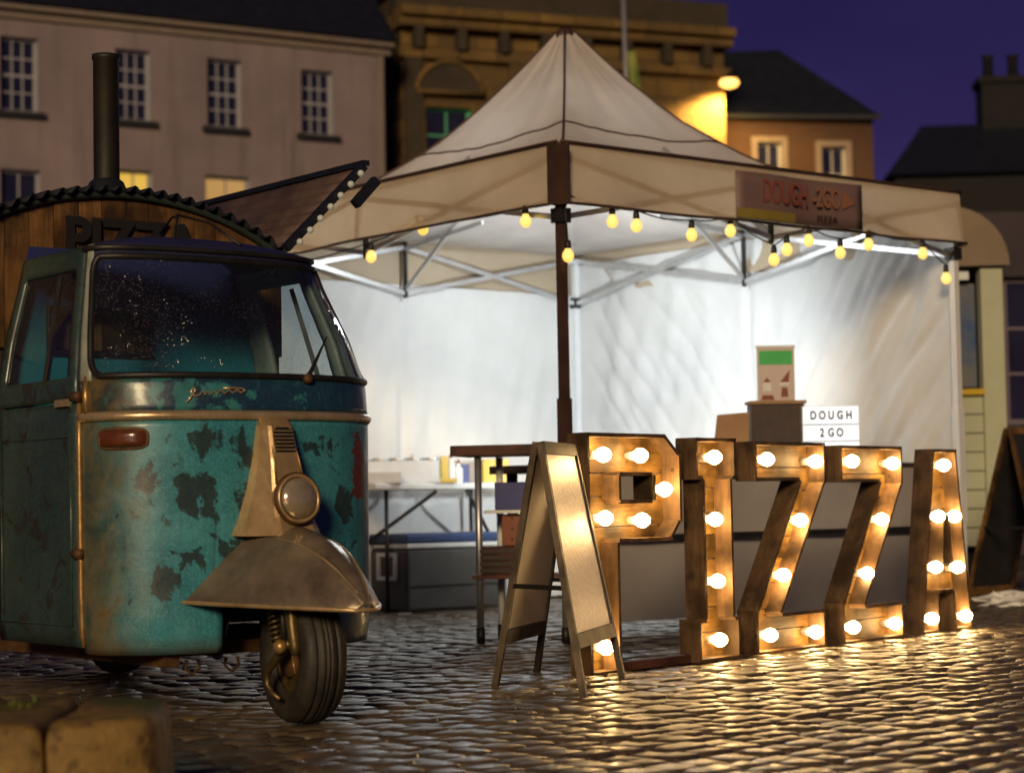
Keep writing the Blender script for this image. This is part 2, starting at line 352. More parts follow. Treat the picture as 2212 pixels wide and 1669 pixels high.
# ------------------------------------------------------------------ ground: wet setts
def ground_mat(name, joint):
    t = NT(name); n = t.noise(7, 5, .6); n2 = t.noise(90, 4, .65)
    if joint:
        cc = t.mix(t.ramp(n, [(.35, 0.), (.7, 1.)]), (.022, .017, .011), (.05, .038, .023))
        t.set(color=cc, rough=.16, spec=.6); t.bump(t.mix(.6, t.noise(220, 3, .6), n2), 1.0, .012)
    else:
        oi = t.n.new('ShaderNodeObjectInfo'); geo = t.n.new('ShaderNodeNewGeometry')
        rnd = t.math('ADD', oi.outputs['Random'], geo.outputs['Random Per Island']); rnd = t.math('FRACT', t.math('MULTIPLY', rnd, 3.7))
        off = t.n.new('ShaderNodeVectorMath'); off.operation = 'ADD'; t.L(t.obj, off.inputs[0])
        cb = t.n.new('ShaderNodeCombineXYZ'); t.L(t.math('MULTIPLY', oi.outputs['Random'], 31.), cb.inputs[0]); t.L(t.math('MULTIPLY', oi.outputs['Random'], 17.), cb.inputs[1]); t.L(cb.outputs[0], off.inputs[1])
        v = off.outputs[0]
        cc = t.mix(rnd, (.036, .028, .019), (.105, .075, .043))
        cc = t.mix(t.ramp(t.noise(24, 5, .6, v), [(.35, 0.), (.75, .8)]), cc, (.14, .10, .056))
        t.set(color=cc, spec=.7, rough=t.ramp(t.noise(11, 4, .6, v), [(.3, .24), (.7, .50)]), coat=.14, coatr=.16)
        t.bump(t.mix(.4, t.noise(26, 4, .55, v), t.noise(320, 3, .6, v)), .55, .005)
    return t.m
M['sett'] = ground_mat('wet_sett_stone', False); M['joint'] = ground_mat('wet_joint_grit', True)
gm = MB().grid(lambda a, b: (-300 + 600 * a, -60 + 700 * b, -.026), 4, 4)
square = struct(gm.build('cobbled_square', M['joint']))

def sett_verts(w, l, rs, flat=False):
    """top grid 4x4 with worn edges plus a skirt: returns verts(28), faces"""
    us = (-.5, -.38, .38, .5); vs = []
    for j, b in enumerate(us):
        for i, a in enumerate(us):
            e = (abs(a) > .4) + (abs(b) > .4)
            z = (0, -.0065, -.014)[e] + rs.uniform(-.0012, .0012)
            k = .93 if e == 2 else 1.0
            vs.append((a * w * k + rs.uniform(-.0045, .0045), b * l * k + rs.uniform(-.0045, .0045), z))
    fs = [(j * 4 + i, j * 4 + i + 1, j * 4 + i + 5, j * 4 + i + 4) for j in range(3) for i in range(3)]
    ring = [0, 1, 2, 3, 7, 11, 15, 14, 13, 12, 8, 4]
    for k in ring: x, y, z = vs[k]; vs.append((x * 1.04, y * 1.04, -.045))
    for k in range(12):
        l2 = (k + 1) % 12; fs.append((ring[l2], ring[k], 16 + k, 16 + l2))
    return vs, fs
rs = random.Random(3)
PITCH_L, PITCH_W, YAW_S = .134, .114, rad(48)
VAR = []
for k in range(8):
    v, f = sett_verts(.134, .108, rs); VAR.append((np.array(v), f))
F_ARR = np.array([list(x) for x in VAR[0][1]])
cs, sn = math.cos(YAW_S), math.sin(YAW_S)
cand = []
b = -14.0; row = 0
while b < 14.0:
    rw = PITCH_W * rs.uniform(.84, 1.16); a = -16.0 + rs.uniform(0, .16); row += 1
    while a < 16.0:
        ln = PITCH_L * rs.choice((.72, .85, .95, 1.0, 1.08, 1.2)) * rs.uniform(.95, 1.05)
        ac = a + ln / 2; bc = b + rw / 2 + rs.uniform(-.005, .005) + .018 * math.sin(ac * 1.3 + row * .05); a += ln
        x = ac * cs - bc * sn + 1.0; y = ac * sn + bc * cs + 9.0
        if not (3.2 < y < 17.5) or abs(x) > .27 * y + 1.1: continue
        g = .010
        cand.append((x, y, rs.randrange(8), YAW_S + rs.uniform(-.06, .06), (ln - g) / .134 * rs.uniform(.95, 1.0), (rw - g) / .108 * rs.uniform(.94, 1.0), rs.uniform(-.026, .026), rs.uniform(-.026, .026), rs.uniform(-.007, .004)))
    b += rw
def in_view(c):
    d = Vector((c[0], c[1], -CAM_H)); z = d.dot(f0); px = CX + F_PX * d.dot(cr) / z; py = CY - F_PX * d.dot(cu) / z
    if not (-20 < px < 2232 and py < 1700): return False
    return not (px < 350 and py > 1460)          # behind the low stone wall
vis = sorted([c for c in cand if in_view(c)], key=lambda c: c[1])[:300]
vset = set(id(c) for c in vis)
sett_meshes = []
for k in range(8):
    mb = MB(); mb.add(VAR[k][0].tolist(), VAR[k][1]); me = mb.mesh('sett', True, True); me.materials.append(M['sett']); sett_meshes.append(me)
for c in vis:
    o = bpy.data.objects.new('sett', sett_meshes[c[2]]); col.objects.link(o); o.parent = square
    o.location = (c[0], c[1], c[8]); o.rotation_euler = (c[6], c[7], c[3]); o.scale = (c[4], c[5], 1)
rest = [c for c in cand if id(c) not in vset]
VV = []; FF = []; nv = 0
for c in rest:
    P = VAR[c[2]][0].copy(); P[:, 0] *= c[4]; P[:, 1] *= c[5]
    P[:, 2] += c[8] + P[:, 1] * c[6] - P[:, 0] * c[7]
    ca, sa = math.cos(c[3]), math.sin(c[3]); X = P[:, 0] * ca - P[:, 1] * sa + c[0]; Y = P[:, 0] * sa + P[:, 1] * ca + c[1]
    VV.append(np.stack([X, Y, P[:, 2]], 1)); FF.append(F_ARR + nv); nv += len(P)
VV = np.concatenate(VV); FF = np.concatenate(FF)
me = bpy.data.meshes.new('setts'); me.vertices.add(len(VV)); me.vertices.foreach_set('co', VV.astype(np.float32).ravel())
me.loops.add(FF.size); me.loops.foreach_set('vertex_index', FF.astype(np.int32).ravel())
me.polygons.add(len(FF)); me.polygons.foreach_set('loop_start', np.arange(0, FF.size, 4, dtype=np.int32))
me.update(calc_edges=True); me.validate(); me.polygons.foreach_set('use_smooth', np.ones(len(FF), bool))
me.materials.append(M['sett'])
so = bpy.data.objects.new('paving_setts', me); col.objects.link(so); so.parent = square; so['kind'] = 'stuff'
so['label'] = 'wet grey granite setts paving the rest of the square'

# ------------------------------------------------------------------ buildings
def wall_with_holes(mb, x0, x1, z0, z1, holes, y=0.0):
    """front skin of a facade at y with rectangular openings (cells between all cut lines)"""
    xs = sorted({x0, x1, *[h[0] for h in holes], *[h[1] for h in holes]}); zs = sorted({z0, z1, *[h[2] for h in holes], *[h[3] for h in holes]})
    for i in range(len(xs) - 1):
        for k in range(len(zs) - 1):
            xm = (xs[i] + xs[i + 1]) / 2; zm = (zs[k] + zs[k + 1]) / 2
            if any(h[0] < xm < h[1] and h[2] < zm < h[3] for h in holes): continue
            mb.add([(xs[i], y, zs[k]), (xs[i + 1], y, zs[k]), (xs[i + 1], y, zs[k + 1]), (xs[i], y, zs[k + 1])], [(0, 1, 2, 3)])
def sash_window(parent, x0, x1, z0, z1, cols, rows, frame_m, pane_m, sill_m=None, depth=.14, bar=.032, name='window', surround=None):
    """frame + glazing bars (one mesh), panes and sill as its children; x right, y into the wall"""
    mb = MB()
    for a, b in (((x0, 0, z0), (x0 + .001, depth + .3, z1)), ((x1 - .001, 0, z0), (x1, depth + .3, z1)), ((x0, 0, z1 - .001), (x1, depth + .3, z1)), ((x0, 0, z0), (x1, depth + .3, z0 + .001))): mb.box(a, b)
    fw = .06; y0, y1 = depth, depth + .06
    mb.box((x0, y0, z0), (x0 + fw, y1, z1)); mb.box((x1 - fw, y0, z0), (x1, y1, z1))
    mb.box((x0 + fw, y0, z0), (x1 - fw, y1, z0 + fw)); mb.box((x0 + fw, y0, z1 - fw), (x1 - fw, y1, z1))
    xi0, xi1, zi0, zi1 = x0 + fw, x1 - fw, z0 + fw, z1 - fw
    for k in range(1, cols):
        xx = xi0 + (xi1 - xi0) * k / cols; mb.box((xx - bar / 2, y0 + .004, zi0), (xx + bar / 2, y1 - .004, zi1))
    for k in range(1, rows):
        zz = zi0 + (zi1 - zi0) * k / rows; w = bar * (1.6 if rows == 4 and k == 2 else 1.0); mb.box((xi0, y0 + .008, zz - w / 2), (xi1, y1 - .008, zz + w / 2))
    w = mb.build(name, frame_m, parent)
    for i in range(cols):
        for k in range(rows):
            a0 = xi0 + (xi1 - xi0) * i / cols; a1 = xi0 + (xi1 - xi0) * (i + 1) / cols; b0 = zi0 + (zi1 - zi0) * k / rows; b1 = zi0 + (zi1 - zi0) * (k + 1) / rows
            MB().box((a0, y1 - .025, b0), (a1, y1 - .020, b1)).build('pane', pane_m, w)
    if sill_m: MB().box((x0 - .12, -.10, z0 - .12), (x1 + .12, depth, z0 - .002)).build('sill', sill_m, w)
    if surround:
        s = MB(); s.box((x0 - .14, -.05, z0), (x0 - .002, .02, z1 + .14)); s.box((x1 + .002, -.05, z0), (x1 + .14, .02, z1 + .14)); s.box((x0 - .002, -.05, z1 + .002), (x1 + .002, .02, z1 + .14)); s.build('surround', surround, w)
    return w
t = NT('painted_render'); st = t.noise(1.0, 5, .65, t.mapping((2.6, 2.6, .22))); n1 = t.noise(.6, 5, .6)
cc = t.mix(t.ramp(n1, [(.3, 0.), (.7, 1.)]), (.185, .15, .165), (.28, .228, .235)); cc = t.mix(t.ramp(st, [(.5, 0.), (.72, .55)]), cc, (.10, .085, .075))
t.set(color=cc, rough=.8); t.bump(t.noise(7, 4), .3, .02); M['render_pink'] = t.m
M['slate'] = vary('slate_roof', (.006, .008, .014), (.012, .015, .024), 4, (.4, .6), bump=.3, bscale=12)
M['sill'] = vary('dark_sill', (.012, .014, .016), (.02, .022, .025), 5, (.5, .6), bump=0)
M['white_frame'] = vary('white_sash_paint', (.30, .30, .34), (.36, .36, .40), 5, (.5, .6), bump=0)
M['cream_trim'] = vary('cream_trim', (.18, .145, .12), (.23, .185, .15), 4, (.6, .7), bump=.05)
t = NT('sandstone_ashlar'); bk = t.n.new('ShaderNodeTexBrick'); t.L(t.mapping((1, 1, 1), rot=(rad(90), 0, 0)), bk.inputs[0])
bk.inputs['Scale'].default_value = 1.0; bk.inputs['Brick Width'].default_value = .9; bk.inputs['Row Height'].default_value = .42; bk.inputs['Mortar Size'].default_value = .018
bk.inputs['Color1'].default_value = (.25, .15, .035, 1); bk.inputs['Color2'].default_value = (.14, .085, .024, 1); bk.inputs['Mortar'].default_value = (.06, .04, .018, 1)
t.set(color=t.mix(t.ramp(t.noise(1.1, 5, .65), [(.35, 0.), (.7, .8)]), bk.outputs[0], (.06, .04, .018)), rough=.85); t.bump(t.noise(7, 4), .4, .04); M['ashlar'] = t.m
t = NT('red_brick'); bk = t.n.new('ShaderNodeTexBrick'); t.L(t.mapping((1, 1, 1), rot=(rad(90), 0, 0)), bk.inputs[0])
bk.inputs['Scale'].default_value = 1.0; bk.inputs['Brick Width'].default_value = .23; bk.inputs['Row Height'].default_value = .075; bk.inputs['Mortar Size'].default_value = .01
bk.inputs['Color1'].default_value = (.06, .019, .007, 1); bk.inputs['Color2'].default_value = (.04, .013, .006, 1); bk.inputs['Mortar'].default_value = (.10, .07, .045, 1)
t.set(color=bk.outputs[0], rough=.85); t.bump(t.noise(9, 4), .3, .02); M['brick'] = t.m
M['dark_stone'] = vary('dark_stone', (.030, .024, .016), (.055, .042, .026), 2, (.8, .9), bump=.4, bscale=6, bdist=.03)
M['night_brick'] = vary('unlit_brick', (.005, .005, .006), (.009, .009, .01), 2, (.8, .9), bump=.3, bscale=6)  # near-black base colour stands in for the house being unlit at night

# pale rendered house: local x runs along the facade to the right, y into the building
HY = rad(29.39)
house = thing('rendered_house', 'pale rendered house with white sash windows and dark slate roof', 'house', (-2.627, 44.1, 0), HY)
wins = [(-8.36, -7.60, 8.5, 9.98), (-6.02, -5.28, 8.5, 9.95), (-4.06, -3.30, 8.5, 9.93), (-1.96, -1.22, 8.5, 9.88)]
lows = [(-8.36, -7.56, 5.9, 7.36), (-5.98, -5.26, 5.9, 7.5), (-4.12, -3.14, 5.9, 7.5), (-1.96, -1.22, 5.9, 7.45)]
mb = MB(); wall_with_holes(mb, -16, 0, 0, 10.5, wins + lows); mb.add([(0, 0, 0), (0, 8, 0), (0, 8, 10.5), (0, 0, 10.5)], [(0, 1, 2, 3)])
mb.build('wall', M['render_pink'], house)
for (a, b, c, d) in wins: sash_window(house, a, b, c, d, 3, 4, M['white_frame'], M['glass_dark'], M['sill'])
for k, (a, b, c, d) in enumerate(lows):
    w = sash_window(house, a, b, c, d, 2, 2, M['white_frame'], (M['glass_dark'], M['lit_window'], M['dim_window'], M['glass_dark'])[k], M['sill'])
    if k in (1, 2): w['label'] = 'window lit yellow from inside'
mb = MB(); mb.box((-16.2, -.20, 10.5), (.15, .05, 10.60)); mb.box((-16.2, -.07, 10.34), (.12, -.001, 10.498)); mb.build('eaves_cornice', M['cream_trim'], house)
mb = MB(); mb.hexa([(-16.2, -.28, 10.62), (.2, -.28, 10.62), (.2, 4, 10.62), (-16.2, 4, 10.62), (-16.2, 3.2, 14.2), (.2, 3.2, 14.2), (.2, 4, 14.2), (-16.2, 4, 14.2)]); mb.build('roof', M['slate'], house)
MB().tube([(-.12, -.10, 0), (-.12, -.10, 10.3)], .055, 10).build('downpipe', M['cream_trim'], house, True)

# sandstone hall with heavy cornice
HS = rad(21)
hall = thing('sandstone_hall', 'golden sandstone hall with deep cornice and green framed window', 'building', (-2.35, 45.6, 0), HS)
hw = [(.55, 1.65, 7.2, 9.55), (5.4, 6.5, 7.2, 9.4)]
mb = MB(); wall_with_holes(mb, 0, 8.05, 0, 11.3, hw); mb.add([(0, 0, 0), (0, 9, 0), (0, 9, 13), (0, 0, 13)], [(0, 1, 2, 3)]); mb.add([(8.05, 0, 0), (8.05, 9, 0), (8.05, 9, 12.3), (8.05, 0, 12.3)], [(3, 2, 1, 0)])
mb.build('wall', M['ashlar'], hall)
M['green_frame'] = vary('green_lit_window_frame', (.10, .50, .26), (.14, .58, .32), 5, (.4, .6), bump=0)  # bright green stands in for greenish light falling on the frames
for (a, b, c, d) in hw: sash_window(hall, a, b, c, d, 2, 4, M['green_frame'], M['glass_dark'], M['dark_stone'], surround=M['ashlar'])
mb = MB(); mb.box((-.1, -.18, 10.62), (8.15, -.002, 10.82)); mb.box((-.1, -.32, 11.3), (8.15, .3, 11.52)); mb.box((-.1, -.48, 11.524), (8.15, .3, 11.72)); mb.build('cornice', M['ashlar'], hall)
for k in range(8):
    x = .25 + k * 1.02; MB().box((x, -.30, 10.824), (x + .2, -.002, 11.298)).build('bracket', M['dark_stone'], hall)
mb = MB(); mb.box((-.1, -.05, 11.724), (8.15, .5, 12.4)); mb.build('parapet', M['dark_stone'], hall)
mb = MB(); mb.hexa([(-.1, .5, 12.2), (6.8, .5, 12.2), (6.8, 6, 12.2), (-.1, 6, 12.2), (-.1, 3, 14.6), (6.2, 3, 14.6), (6.2, 5, 14.6), (-.1, 5, 14.6)]); mb.build('roof', M['slate'], hall)
mb = MB()
pts = [(1.1 + .78 * math.cos(rad(a)), 9.86 + .70 * math.sin(rad(a))) for a in range(0, 181, 15)]
mb.prism([(x, 0, z) for x, z in pts], (0, -.16, 0), (0, -.003, 0)); mb.build('pediment', M['dark_stone'], hall)
mb = MB(); mb.tube([(x, -.17, z) for x, z in pts], .06, 8); mb.tube([(.3, -.17, 9.86), (1.9, -.17, 9.86)], .055, 8); mb.build('pediment_moulding', M['ashlar'], hall, True)
for x in (.05, 2.55): MB().box((x, -.14, 0), (x + .42, -.002, 10.618)).build('pilaster', M['dark_stone'] if x < 1 else M['ashlar'], hall)
MB().tube([(3.2, -.07, 0), (3.2, -.07, 10.5)], .05, 8).build('downpipe', M['sill'], hall, True)

# brick house in the side street, lit by the wall lamp
HB = rad(8)
bh = thing('brick_house', 'orange brick house with white window surrounds and dark hipped roof', 'house', (5.2, 50.5, 0), HB)
bw = [(.97, 1.60, 8.0, 9.45), (2.60, 3.24, 8.0, 9.35)]
mb = MB(); wall_with_holes(mb, 0, 3.95, 0, 10.1, bw); mb.add([(3.95, 0, 0), (3.95, 6, 0), (3.95, 6, 10.1), (3.95, 0, 10.1)], [(0, 1, 2, 3)]); mb.add([(0, 0, 0), (0, 6, 0), (0, 6, 10.1), (0, 0, 10.1)], [(3, 2, 1, 0)]); mb.build('wall', M['brick'], bh)
for (a, b, c, d) in bw: sash_window(bh, a, b, c, d, 2, 2, M['white_frame'], M['glass_dark'], M['cream_trim'], surround=M['cream_trim'])
mb = MB(); mb.hexa([(-.15, -.2, 10.102), (4.1, -.2, 10.102), (4.1, 6, 10.102), (-.15, 6, 10.102), (-.15, 1.5, 12.0), (2.0, 1.5, 12.1), (2.0, 4, 12.1), (-.15, 4, 12.0)]); mb.build('roof', M['slate'], bh)
mb = MB(); mb.box((-.15, -.28, 10.0), (4.1, -.202, 10.1)); mb.build('gutter', M['sill'], bh)

# dark gabled house at the far right with chimney
dh = thing('gabled_house', 'unlit dark gabled house with a tall chimney against the sky', 'house', (11.3, 60, 0), rad(-4))
mb = MB(); mb.box((0, 0, 0), (9, 8, 10.0)); mb.build('wall', M['night_brick'], dh)
mb = MB(); mb.hexa([(-.25, -.3, 10.002), (9.2, -.3, 10.002), (9.2, 8, 10.002), (-.25, 8, 10.002), (1.15, 2.5, 11.9), (9.2, 2.5, 11.9), (9.2, 5, 11.9), (1.15, 5, 11.9)]); mb.build('roof', M['slate'], dh)
mb = MB(); mb.box((2.95, 2.2, 11.0), (4.4, 3.4, 13.1)); mb.box((2.85, 2.1, 13.102), (4.5, 3.5, 13.3)); ch = mb.build('chimney', M['night_brick'], dh)
for k in range(2): MB().lathe([(.17, 13.3), (.15, 13.95), (.19, 13.98), (.19, 14.05)], 12, Matrix.Translation((3.25 + .75 * k, 2.8, 0))).build('chimney_pot', M['night_brick'], ch, True)
sh = thing('dark_shop', 'dark purple shopfront with small paned white windows beyond the trailer', 'shop', (3.55, 22, 0), rad(6))
sw = [(1.0, 2.3, 1.4, 3.0)]
mb = MB(); wall_with_holes(mb, .15, 6, 0, 3.7, sw); mb.add([(.15, 0, 0), (.15, 5, 0), (.15, 5, 3.7), (.15, 0, 3.7)], [(3, 2, 1, 0)]); mb.add([(.15, 0, 3.7), (6, 0, 3.7), (6, 5, 3.7), (.15, 5, 3.7)], [(0, 1, 2, 3)])
M['mauve'] = vary('mauve_render', (.035, .026, .035), (.05, .037, .046), 2, (.7, .8), bump=.2); mb.build('wall', M['mauve'], sh)
for (a, b, c, d) in sw: sash_window(sh, a, b, c, d, 3, 3, vary('mauve_frame', (.14, .11, .14), (.16, .13, .16), 4), M['glass_dark'], M['sill'])

# lit street lamp on a bracket on the hall corner
lamp = thing('street_lamp', 'lit golden street lamp on a wall bracket above the brick house', 'lamp', (5.22, 48.0, 0), 0)
mb = MB(); mb.tube([(.1, .95, 10.35), (.1, .5, 10.75), (0, .05, 10.7)], .035, 8); mb.build('bracket', M['steel_dark'], lamp, True)
mb = MB(); mb.hexa([(-.2, -.18, 10.49), (.2, -.18, 10.49), (.2, .2, 10.49), (-.2, .2, 10.49), (-.12, -.1, 10.58), (.12, -.1, 10.58), (.12, .12, 10.58), (-.12, .12, 10.58)]); mb.build('hood', M['steel_dark'], lamp)
mb = MB(); mb.lathe([(.01, -.15), (.10, -.135), (.17, -.10), (.22, -.05), (.235, 0), (.22, .05), (.17, .10)], 18, Matrix.Translation((0, -.02, 10.40)) @ Matrix.Diagonal((1.0, 1.0, .85, 1))); mb.build('lens', M['lamp_street'], lamp, True)
ld = bpy.data.lights.new('street_lamp_light', 'SPOT'); lo_ = bpy.data.objects.new('street_lamp_light', ld); col.objects.link(lo_); lo_.parent = lamp
lo_.location = (0, -.02, 10.22); ld.energy = 1700; ld.color = (1, .58, .16); ld.shadow_soft_size = .2; ld.spot_size = rad(165); ld.spot_blend = .4; lo_.rotation_euler = (rad(14), 0, 0)

# flagpole with furled flag beside the hall
fp = thing('flagpole', 'tall grey flagpole with a furled green and yellow flag', 'flagpole', (2.55, 42.0, 0), 0)
MB().tube([(0, 0, 0), (-.05, 0, 6), (-.16, 0, 14)], [.07, .06, .045], 10).build('pole', M['alu'], fp, True)
mb = MB()
mb.grid(lambda a, b: (.02 + .10 * math.sin(a * 9) * (1 - .4 * b) + .22 * a * b, .06 * math.cos(a * 9), 9.9 - 1.25 * b - .1 * a), 18, 8); mb.build('flag', vary('furled_flag', (.12, .20, .03), (.30, .30, .06), 3, (.6, .7)), fp, True, solid=.01)

# ------------------------------------------------------------------ catering trailer behind the tent
tr_ = thing('catering_trailer', 'cream boarded catering trailer with rounded roof and open hatch', 'trailer', (3.10, 15.0, 0), rad(4))
M['trailer'] = vary('cream_green_paint', (.42, .44, .30), (.50, .52, .37), 3, (.5, .6), bump=.05)
M['trailer_roof'] = vary('tan_roof_sheet', (.19, .145, .085), (.24, .18, .11), 3, (.45, .6), bump=.1)
for k in range(8):
    z0 = .28 + k * .137; MB().box((-.9, 0, z0), (.33, .03, z0 + .131)).build('board', M['trailer'], tr_, bevel=.006)
mb = MB(); mb.box((.332, -.02, .28), (.50, .10, 2.30)); mb.build('corner_post', M['trailer'], tr_, bevel=.01)
mb = MB(); mb.box((-.9, .031, .28), (.331, 1.8, .34)); mb.box((-.9, 1.7, .34), (.331, 1.8, 2.3)); mb.box((.45, .14, .34), (.5, 1.8, 2.3)); mb.build('shell', M['steel_dark'], tr_)
MB().box((-.9, -.05, 1.378), (.331, .06, 1.42)).build('hatch_sill', M['yellow'], tr_)
MB().box((-.9, .0, 2.22), (.25, .04, 2.28)).build('hatch_rail', M['white_metal'], tr_)
mb = MB(); mb.box((-.9, .10, 1.44), (.32, .13, 2.2)); mb.build('menu_panel', vary('blue_mural', (.02, .07, .20), (.22, .18, .06), 2.5, (.5, .6), bump=0), tr_)
mb = MB()
arc = [(-.9, 2.30), (-.9, 2.745)] + [(.12 + .42 * math.cos(rad(a)), 2.32 + .43 * math.sin(rad(a))) for a in range(90, -1, -10)]
mb.prism([(x, 0, z) for x, z in arc], (0, -.06, 0), (0, 1.85, 0)); mb.build('roof', M['trailer_roof'], tr_)
for s in (-.5, .1): MB().lathe([(.12, -.06), (.27, -.06), (.28, 0), (.27, .06), (.12, .06)], 18, Matrix.Translation((s, .25, .28)) @ Matrix.Rotation(rad(90), 4, 'X')).build('wheel', M['tyre'], tr_, True)

# ------------------------------------------------------------------ tent
TY = rad(39.3); TX0, TY0 = .352, 12.15; hx, hy = 1.515, 1.685
ZB, ZE, ZP = 2.09, 2.375, 3.43
tent = thing('gazebo_tent', 'white peaked market gazebo tent lit from inside with printed front banner', 'tent', (TX0, TY0, 0), TY)
corners = {'C': (-hx, -hy), 'R': (hx, -hy), 'B': (hx, hy), 'L': (-hx, hy)}
order = ['C', 'R', 'B', 'L']
def roof_pt(p, q, t, s):
    ex_, ey_ = p[0] + (q[0] - p[0]) * t, p[1] + (q[1] - p[1]) * t
    k = 1 - s * .975
    g = s ** 2.25
    sag = .02 * s * noise.noise((ex_ * 3.1, ey_ * 3.1, s * 5)) - .05 * math.sin(math.pi * t) * math.sin(math.pi * min(1, s * 1.3)) + .012 * noise.noise((ex_ * k * 4, ey_ * k * 4, 3))
    return (ex_ * k, ey_ * k, ZE + (ZP - ZE) * g + sag)
for a in range(4):
    p, q = corners[order[a]], corners[order[(a + 1) % 4]]
    MB().grid(lambda t, s: roof_pt(p, q, t, s), 26, 22).build('canopy_panel', M['canopy'], tent, True)
    mbv = MB(); nx, ny = (q[1] - p[1]), -(q[0] - p[0]); nl = math.hypot(nx, ny); nx /= nl; ny /= nl
    def vpt(t, s, p=p, q=q, nx=nx, ny=ny, a=a):
        w = .018 * math.sin(t * 21 + a) * s + .02 * s * noise.noise((t * 7 + a * 9, s * 2, 1)) + .003 + .009 * s
        return (p[0] + (q[0] - p[0]) * t + nx * w, p[1] + (q[1] - p[1]) * t + ny * w, ZE + .016 * (1 - s) - (ZE - ZB) * s + .012 * noise.noise((t * 5 + a * 7, 0, 8)) * s)
    mbv.grid(vpt, 40, 6).build('valance', M['valance'], tent, True)
    seam = [roof_pt(p, q, 0, s / 14) for s in range(15)]
    MB().tube([(x * 1.002, y * 1.002, z + .006) for x, y, z in seam], .007, 6).build('roof_seam', M['brown_metal'], tent, True)
    MB().tube([(lambda P: (P[0], P[1], P[2] + .004))(roof_pt(p, q, t / 20, .62)) for t in range(21)], .006, 6).build('roof_seam', M['brown_metal'], tent, True)
    MB().tube([(lambda P: (P[0] + nx * .02, P[1] + ny * .02, P[2]))(vpt(t / 30, 1)) for t in range(31)], .008, 6).build('hem', M['brown_metal'], tent, True)
    MB().tube([(lambda P: (P[0] + nx * .012, P[1] + ny * .012, P[2]))(vpt(t / 30, 0)) for t in range(31)], .007, 6).build('piping', M['brown_metal'], tent, True)
MB().lathe([(.055, ZP - .04), (.055, ZP + .01), (.035, ZP + .03)], 14).build('peak_cap', M['brown_metal'], tent, True)
for k, (x, y) in corners.items():
    mt = M['brown_metal'] if k == 'C' else M['white_metal']
    sx, sy = (1 if x < 0 else -1), (1 if y < 0 else -1); X, Y = x + sx * .03, y + sy * .03
    mb = MB(); mb.box((X - .02, Y - .02, .006), (X + .02, Y + .02, 2.34)); mb.box((X - .026, Y - .026, .5), (X + .026, Y + .026, 1.15)); leg = mb.build('leg', mt, tent)
    MB().box((X - .06, Y - .06, 0), (X + .06, Y + .06, .006)).build('foot_plate', M['steel_dark'], leg)
    MB().box((X - .035, Y - .035, 2.0), (X + .035, Y + .035, 2.07)).build('slider', M['steel_dark'], leg)
    if k == 'C':
        mb = MB(); mb.bar((x - .02, y - .004, ZB - .01), (x - .02, y - .004, ZE), .11, .016, (0, 1, 0)); mb.bar((x - .004, y - .02, ZB - .01), (x - .004, y - .02, ZE), .016, .11, (0, 1, 0))
        mb.build('corner_strap', M['brown_metal'], tent)
for a in range(4):
    p, q = corners[order[a]], corners[order[(a + 1) % 4]]
    P = lambda t, z: Vector(((p[0] + (q[0] - p[0]) * t) * .97, (p[1] + (q[1] - p[1]) * t) * .97, z))
    for h in (0, .5):
        MB().bar(P(h, 2.33), P(h + .5, 2.03), .014, .028).build('truss_bar', M['alu'], tent)
        MB().bar(P(h, 2.03) * 1.0 + Vector((0, 0, .0)), P(h + .5, 2.33) + Vector((0, 0, .0)), .0141, .0279).build('truss_bar', M['alu'], tent)
    m_ = P(.5, 2.05)
    MB().bar(P(.5, 2.0), P(.5, 2.37), .022, .022).build('truss_joint', M['steel_dark'], tent)
    MB().bar(m_, (m_.x * .5, m_.y * .5, 2.62), .014, .028).build('truss_bar', M['alu'], tent)
    MB().bar((m_.x, m_.y, 2.32), (m_.x * .5, m_.y * .5, 2.40), .014, .028).build('truss_bar', M['alu'], tent)
MB().tube([(0, 0, 2.62), (0, 0, ZP - .03)], .025, 10).build('mast', M['alu'], tent, True)
# back walls with hanging folds
def wall_sheet(p, q, top, seed, tie, diag=()):
    L = math.hypot(q[0] - p[0], q[1] - p[1]); nx, ny = (q[1] - p[1]) / L, -(q[0] - p[0]) / L
    def fn(t, s):
        z = top * (1 - s) + .015 * s
        f = .030 * noise.noise((t * 9 + seed, s * 1.2, 0)) + .014 * noise.noise((t * 26 + s * 5 + seed, s * 3, 5))
        f += .016 * math.sin(t * 26 + 2.5 * noise.noise((t * 3, s * 2, seed))) * (.3 + .7 * s)
        for (tx, ts, n_, amp) in tie:                      # folds fanning out from pinned points
            dx, dz = (t - tx) * L, (s - ts) * top; r = math.hypot(dx, dz); ang = math.atan2(dz, dx)
            pass
        for (dg, amp, fr_) in diag:
            w_ = max(0, min(1, (t - .45) * 3)) if dg > 0 else max(0, min(1, (.55 - t) * 3))
            n_ = noise.noise((t * L * fr_ + dg * s * top * fr_ * .75, (s * top - dg * t * L) * .55, seed + 2))
            f += amp * w_ * (1 - 2 * abs(n_)) ** 3
        f += .035 * math.exp(-((t - .5) * L / .035) ** 2) * (.4 + .6 * s) + .03 * math.exp(-((t - .53 - .10 * s * (1 - s) * 2) * L / .07) ** 2) * math.sin(math.pi * s)
        edge = min(1, min(t, 1 - t) * 12)
        return (p[0] + (q[0] - p[0]) * t - nx * (f * edge + .0), p[1] + (q[1] - p[1]) * t - ny * (f * edge), z)
    return MB().grid(fn, 150, 90)
wall_sheet((-hx + .05, hy - .01), (hx - .04, hy - .01), ZB + .0, 3, [(.62, .0, 22, .008)]).build('wall_sheet', M['wall_cloth'], tent, True)
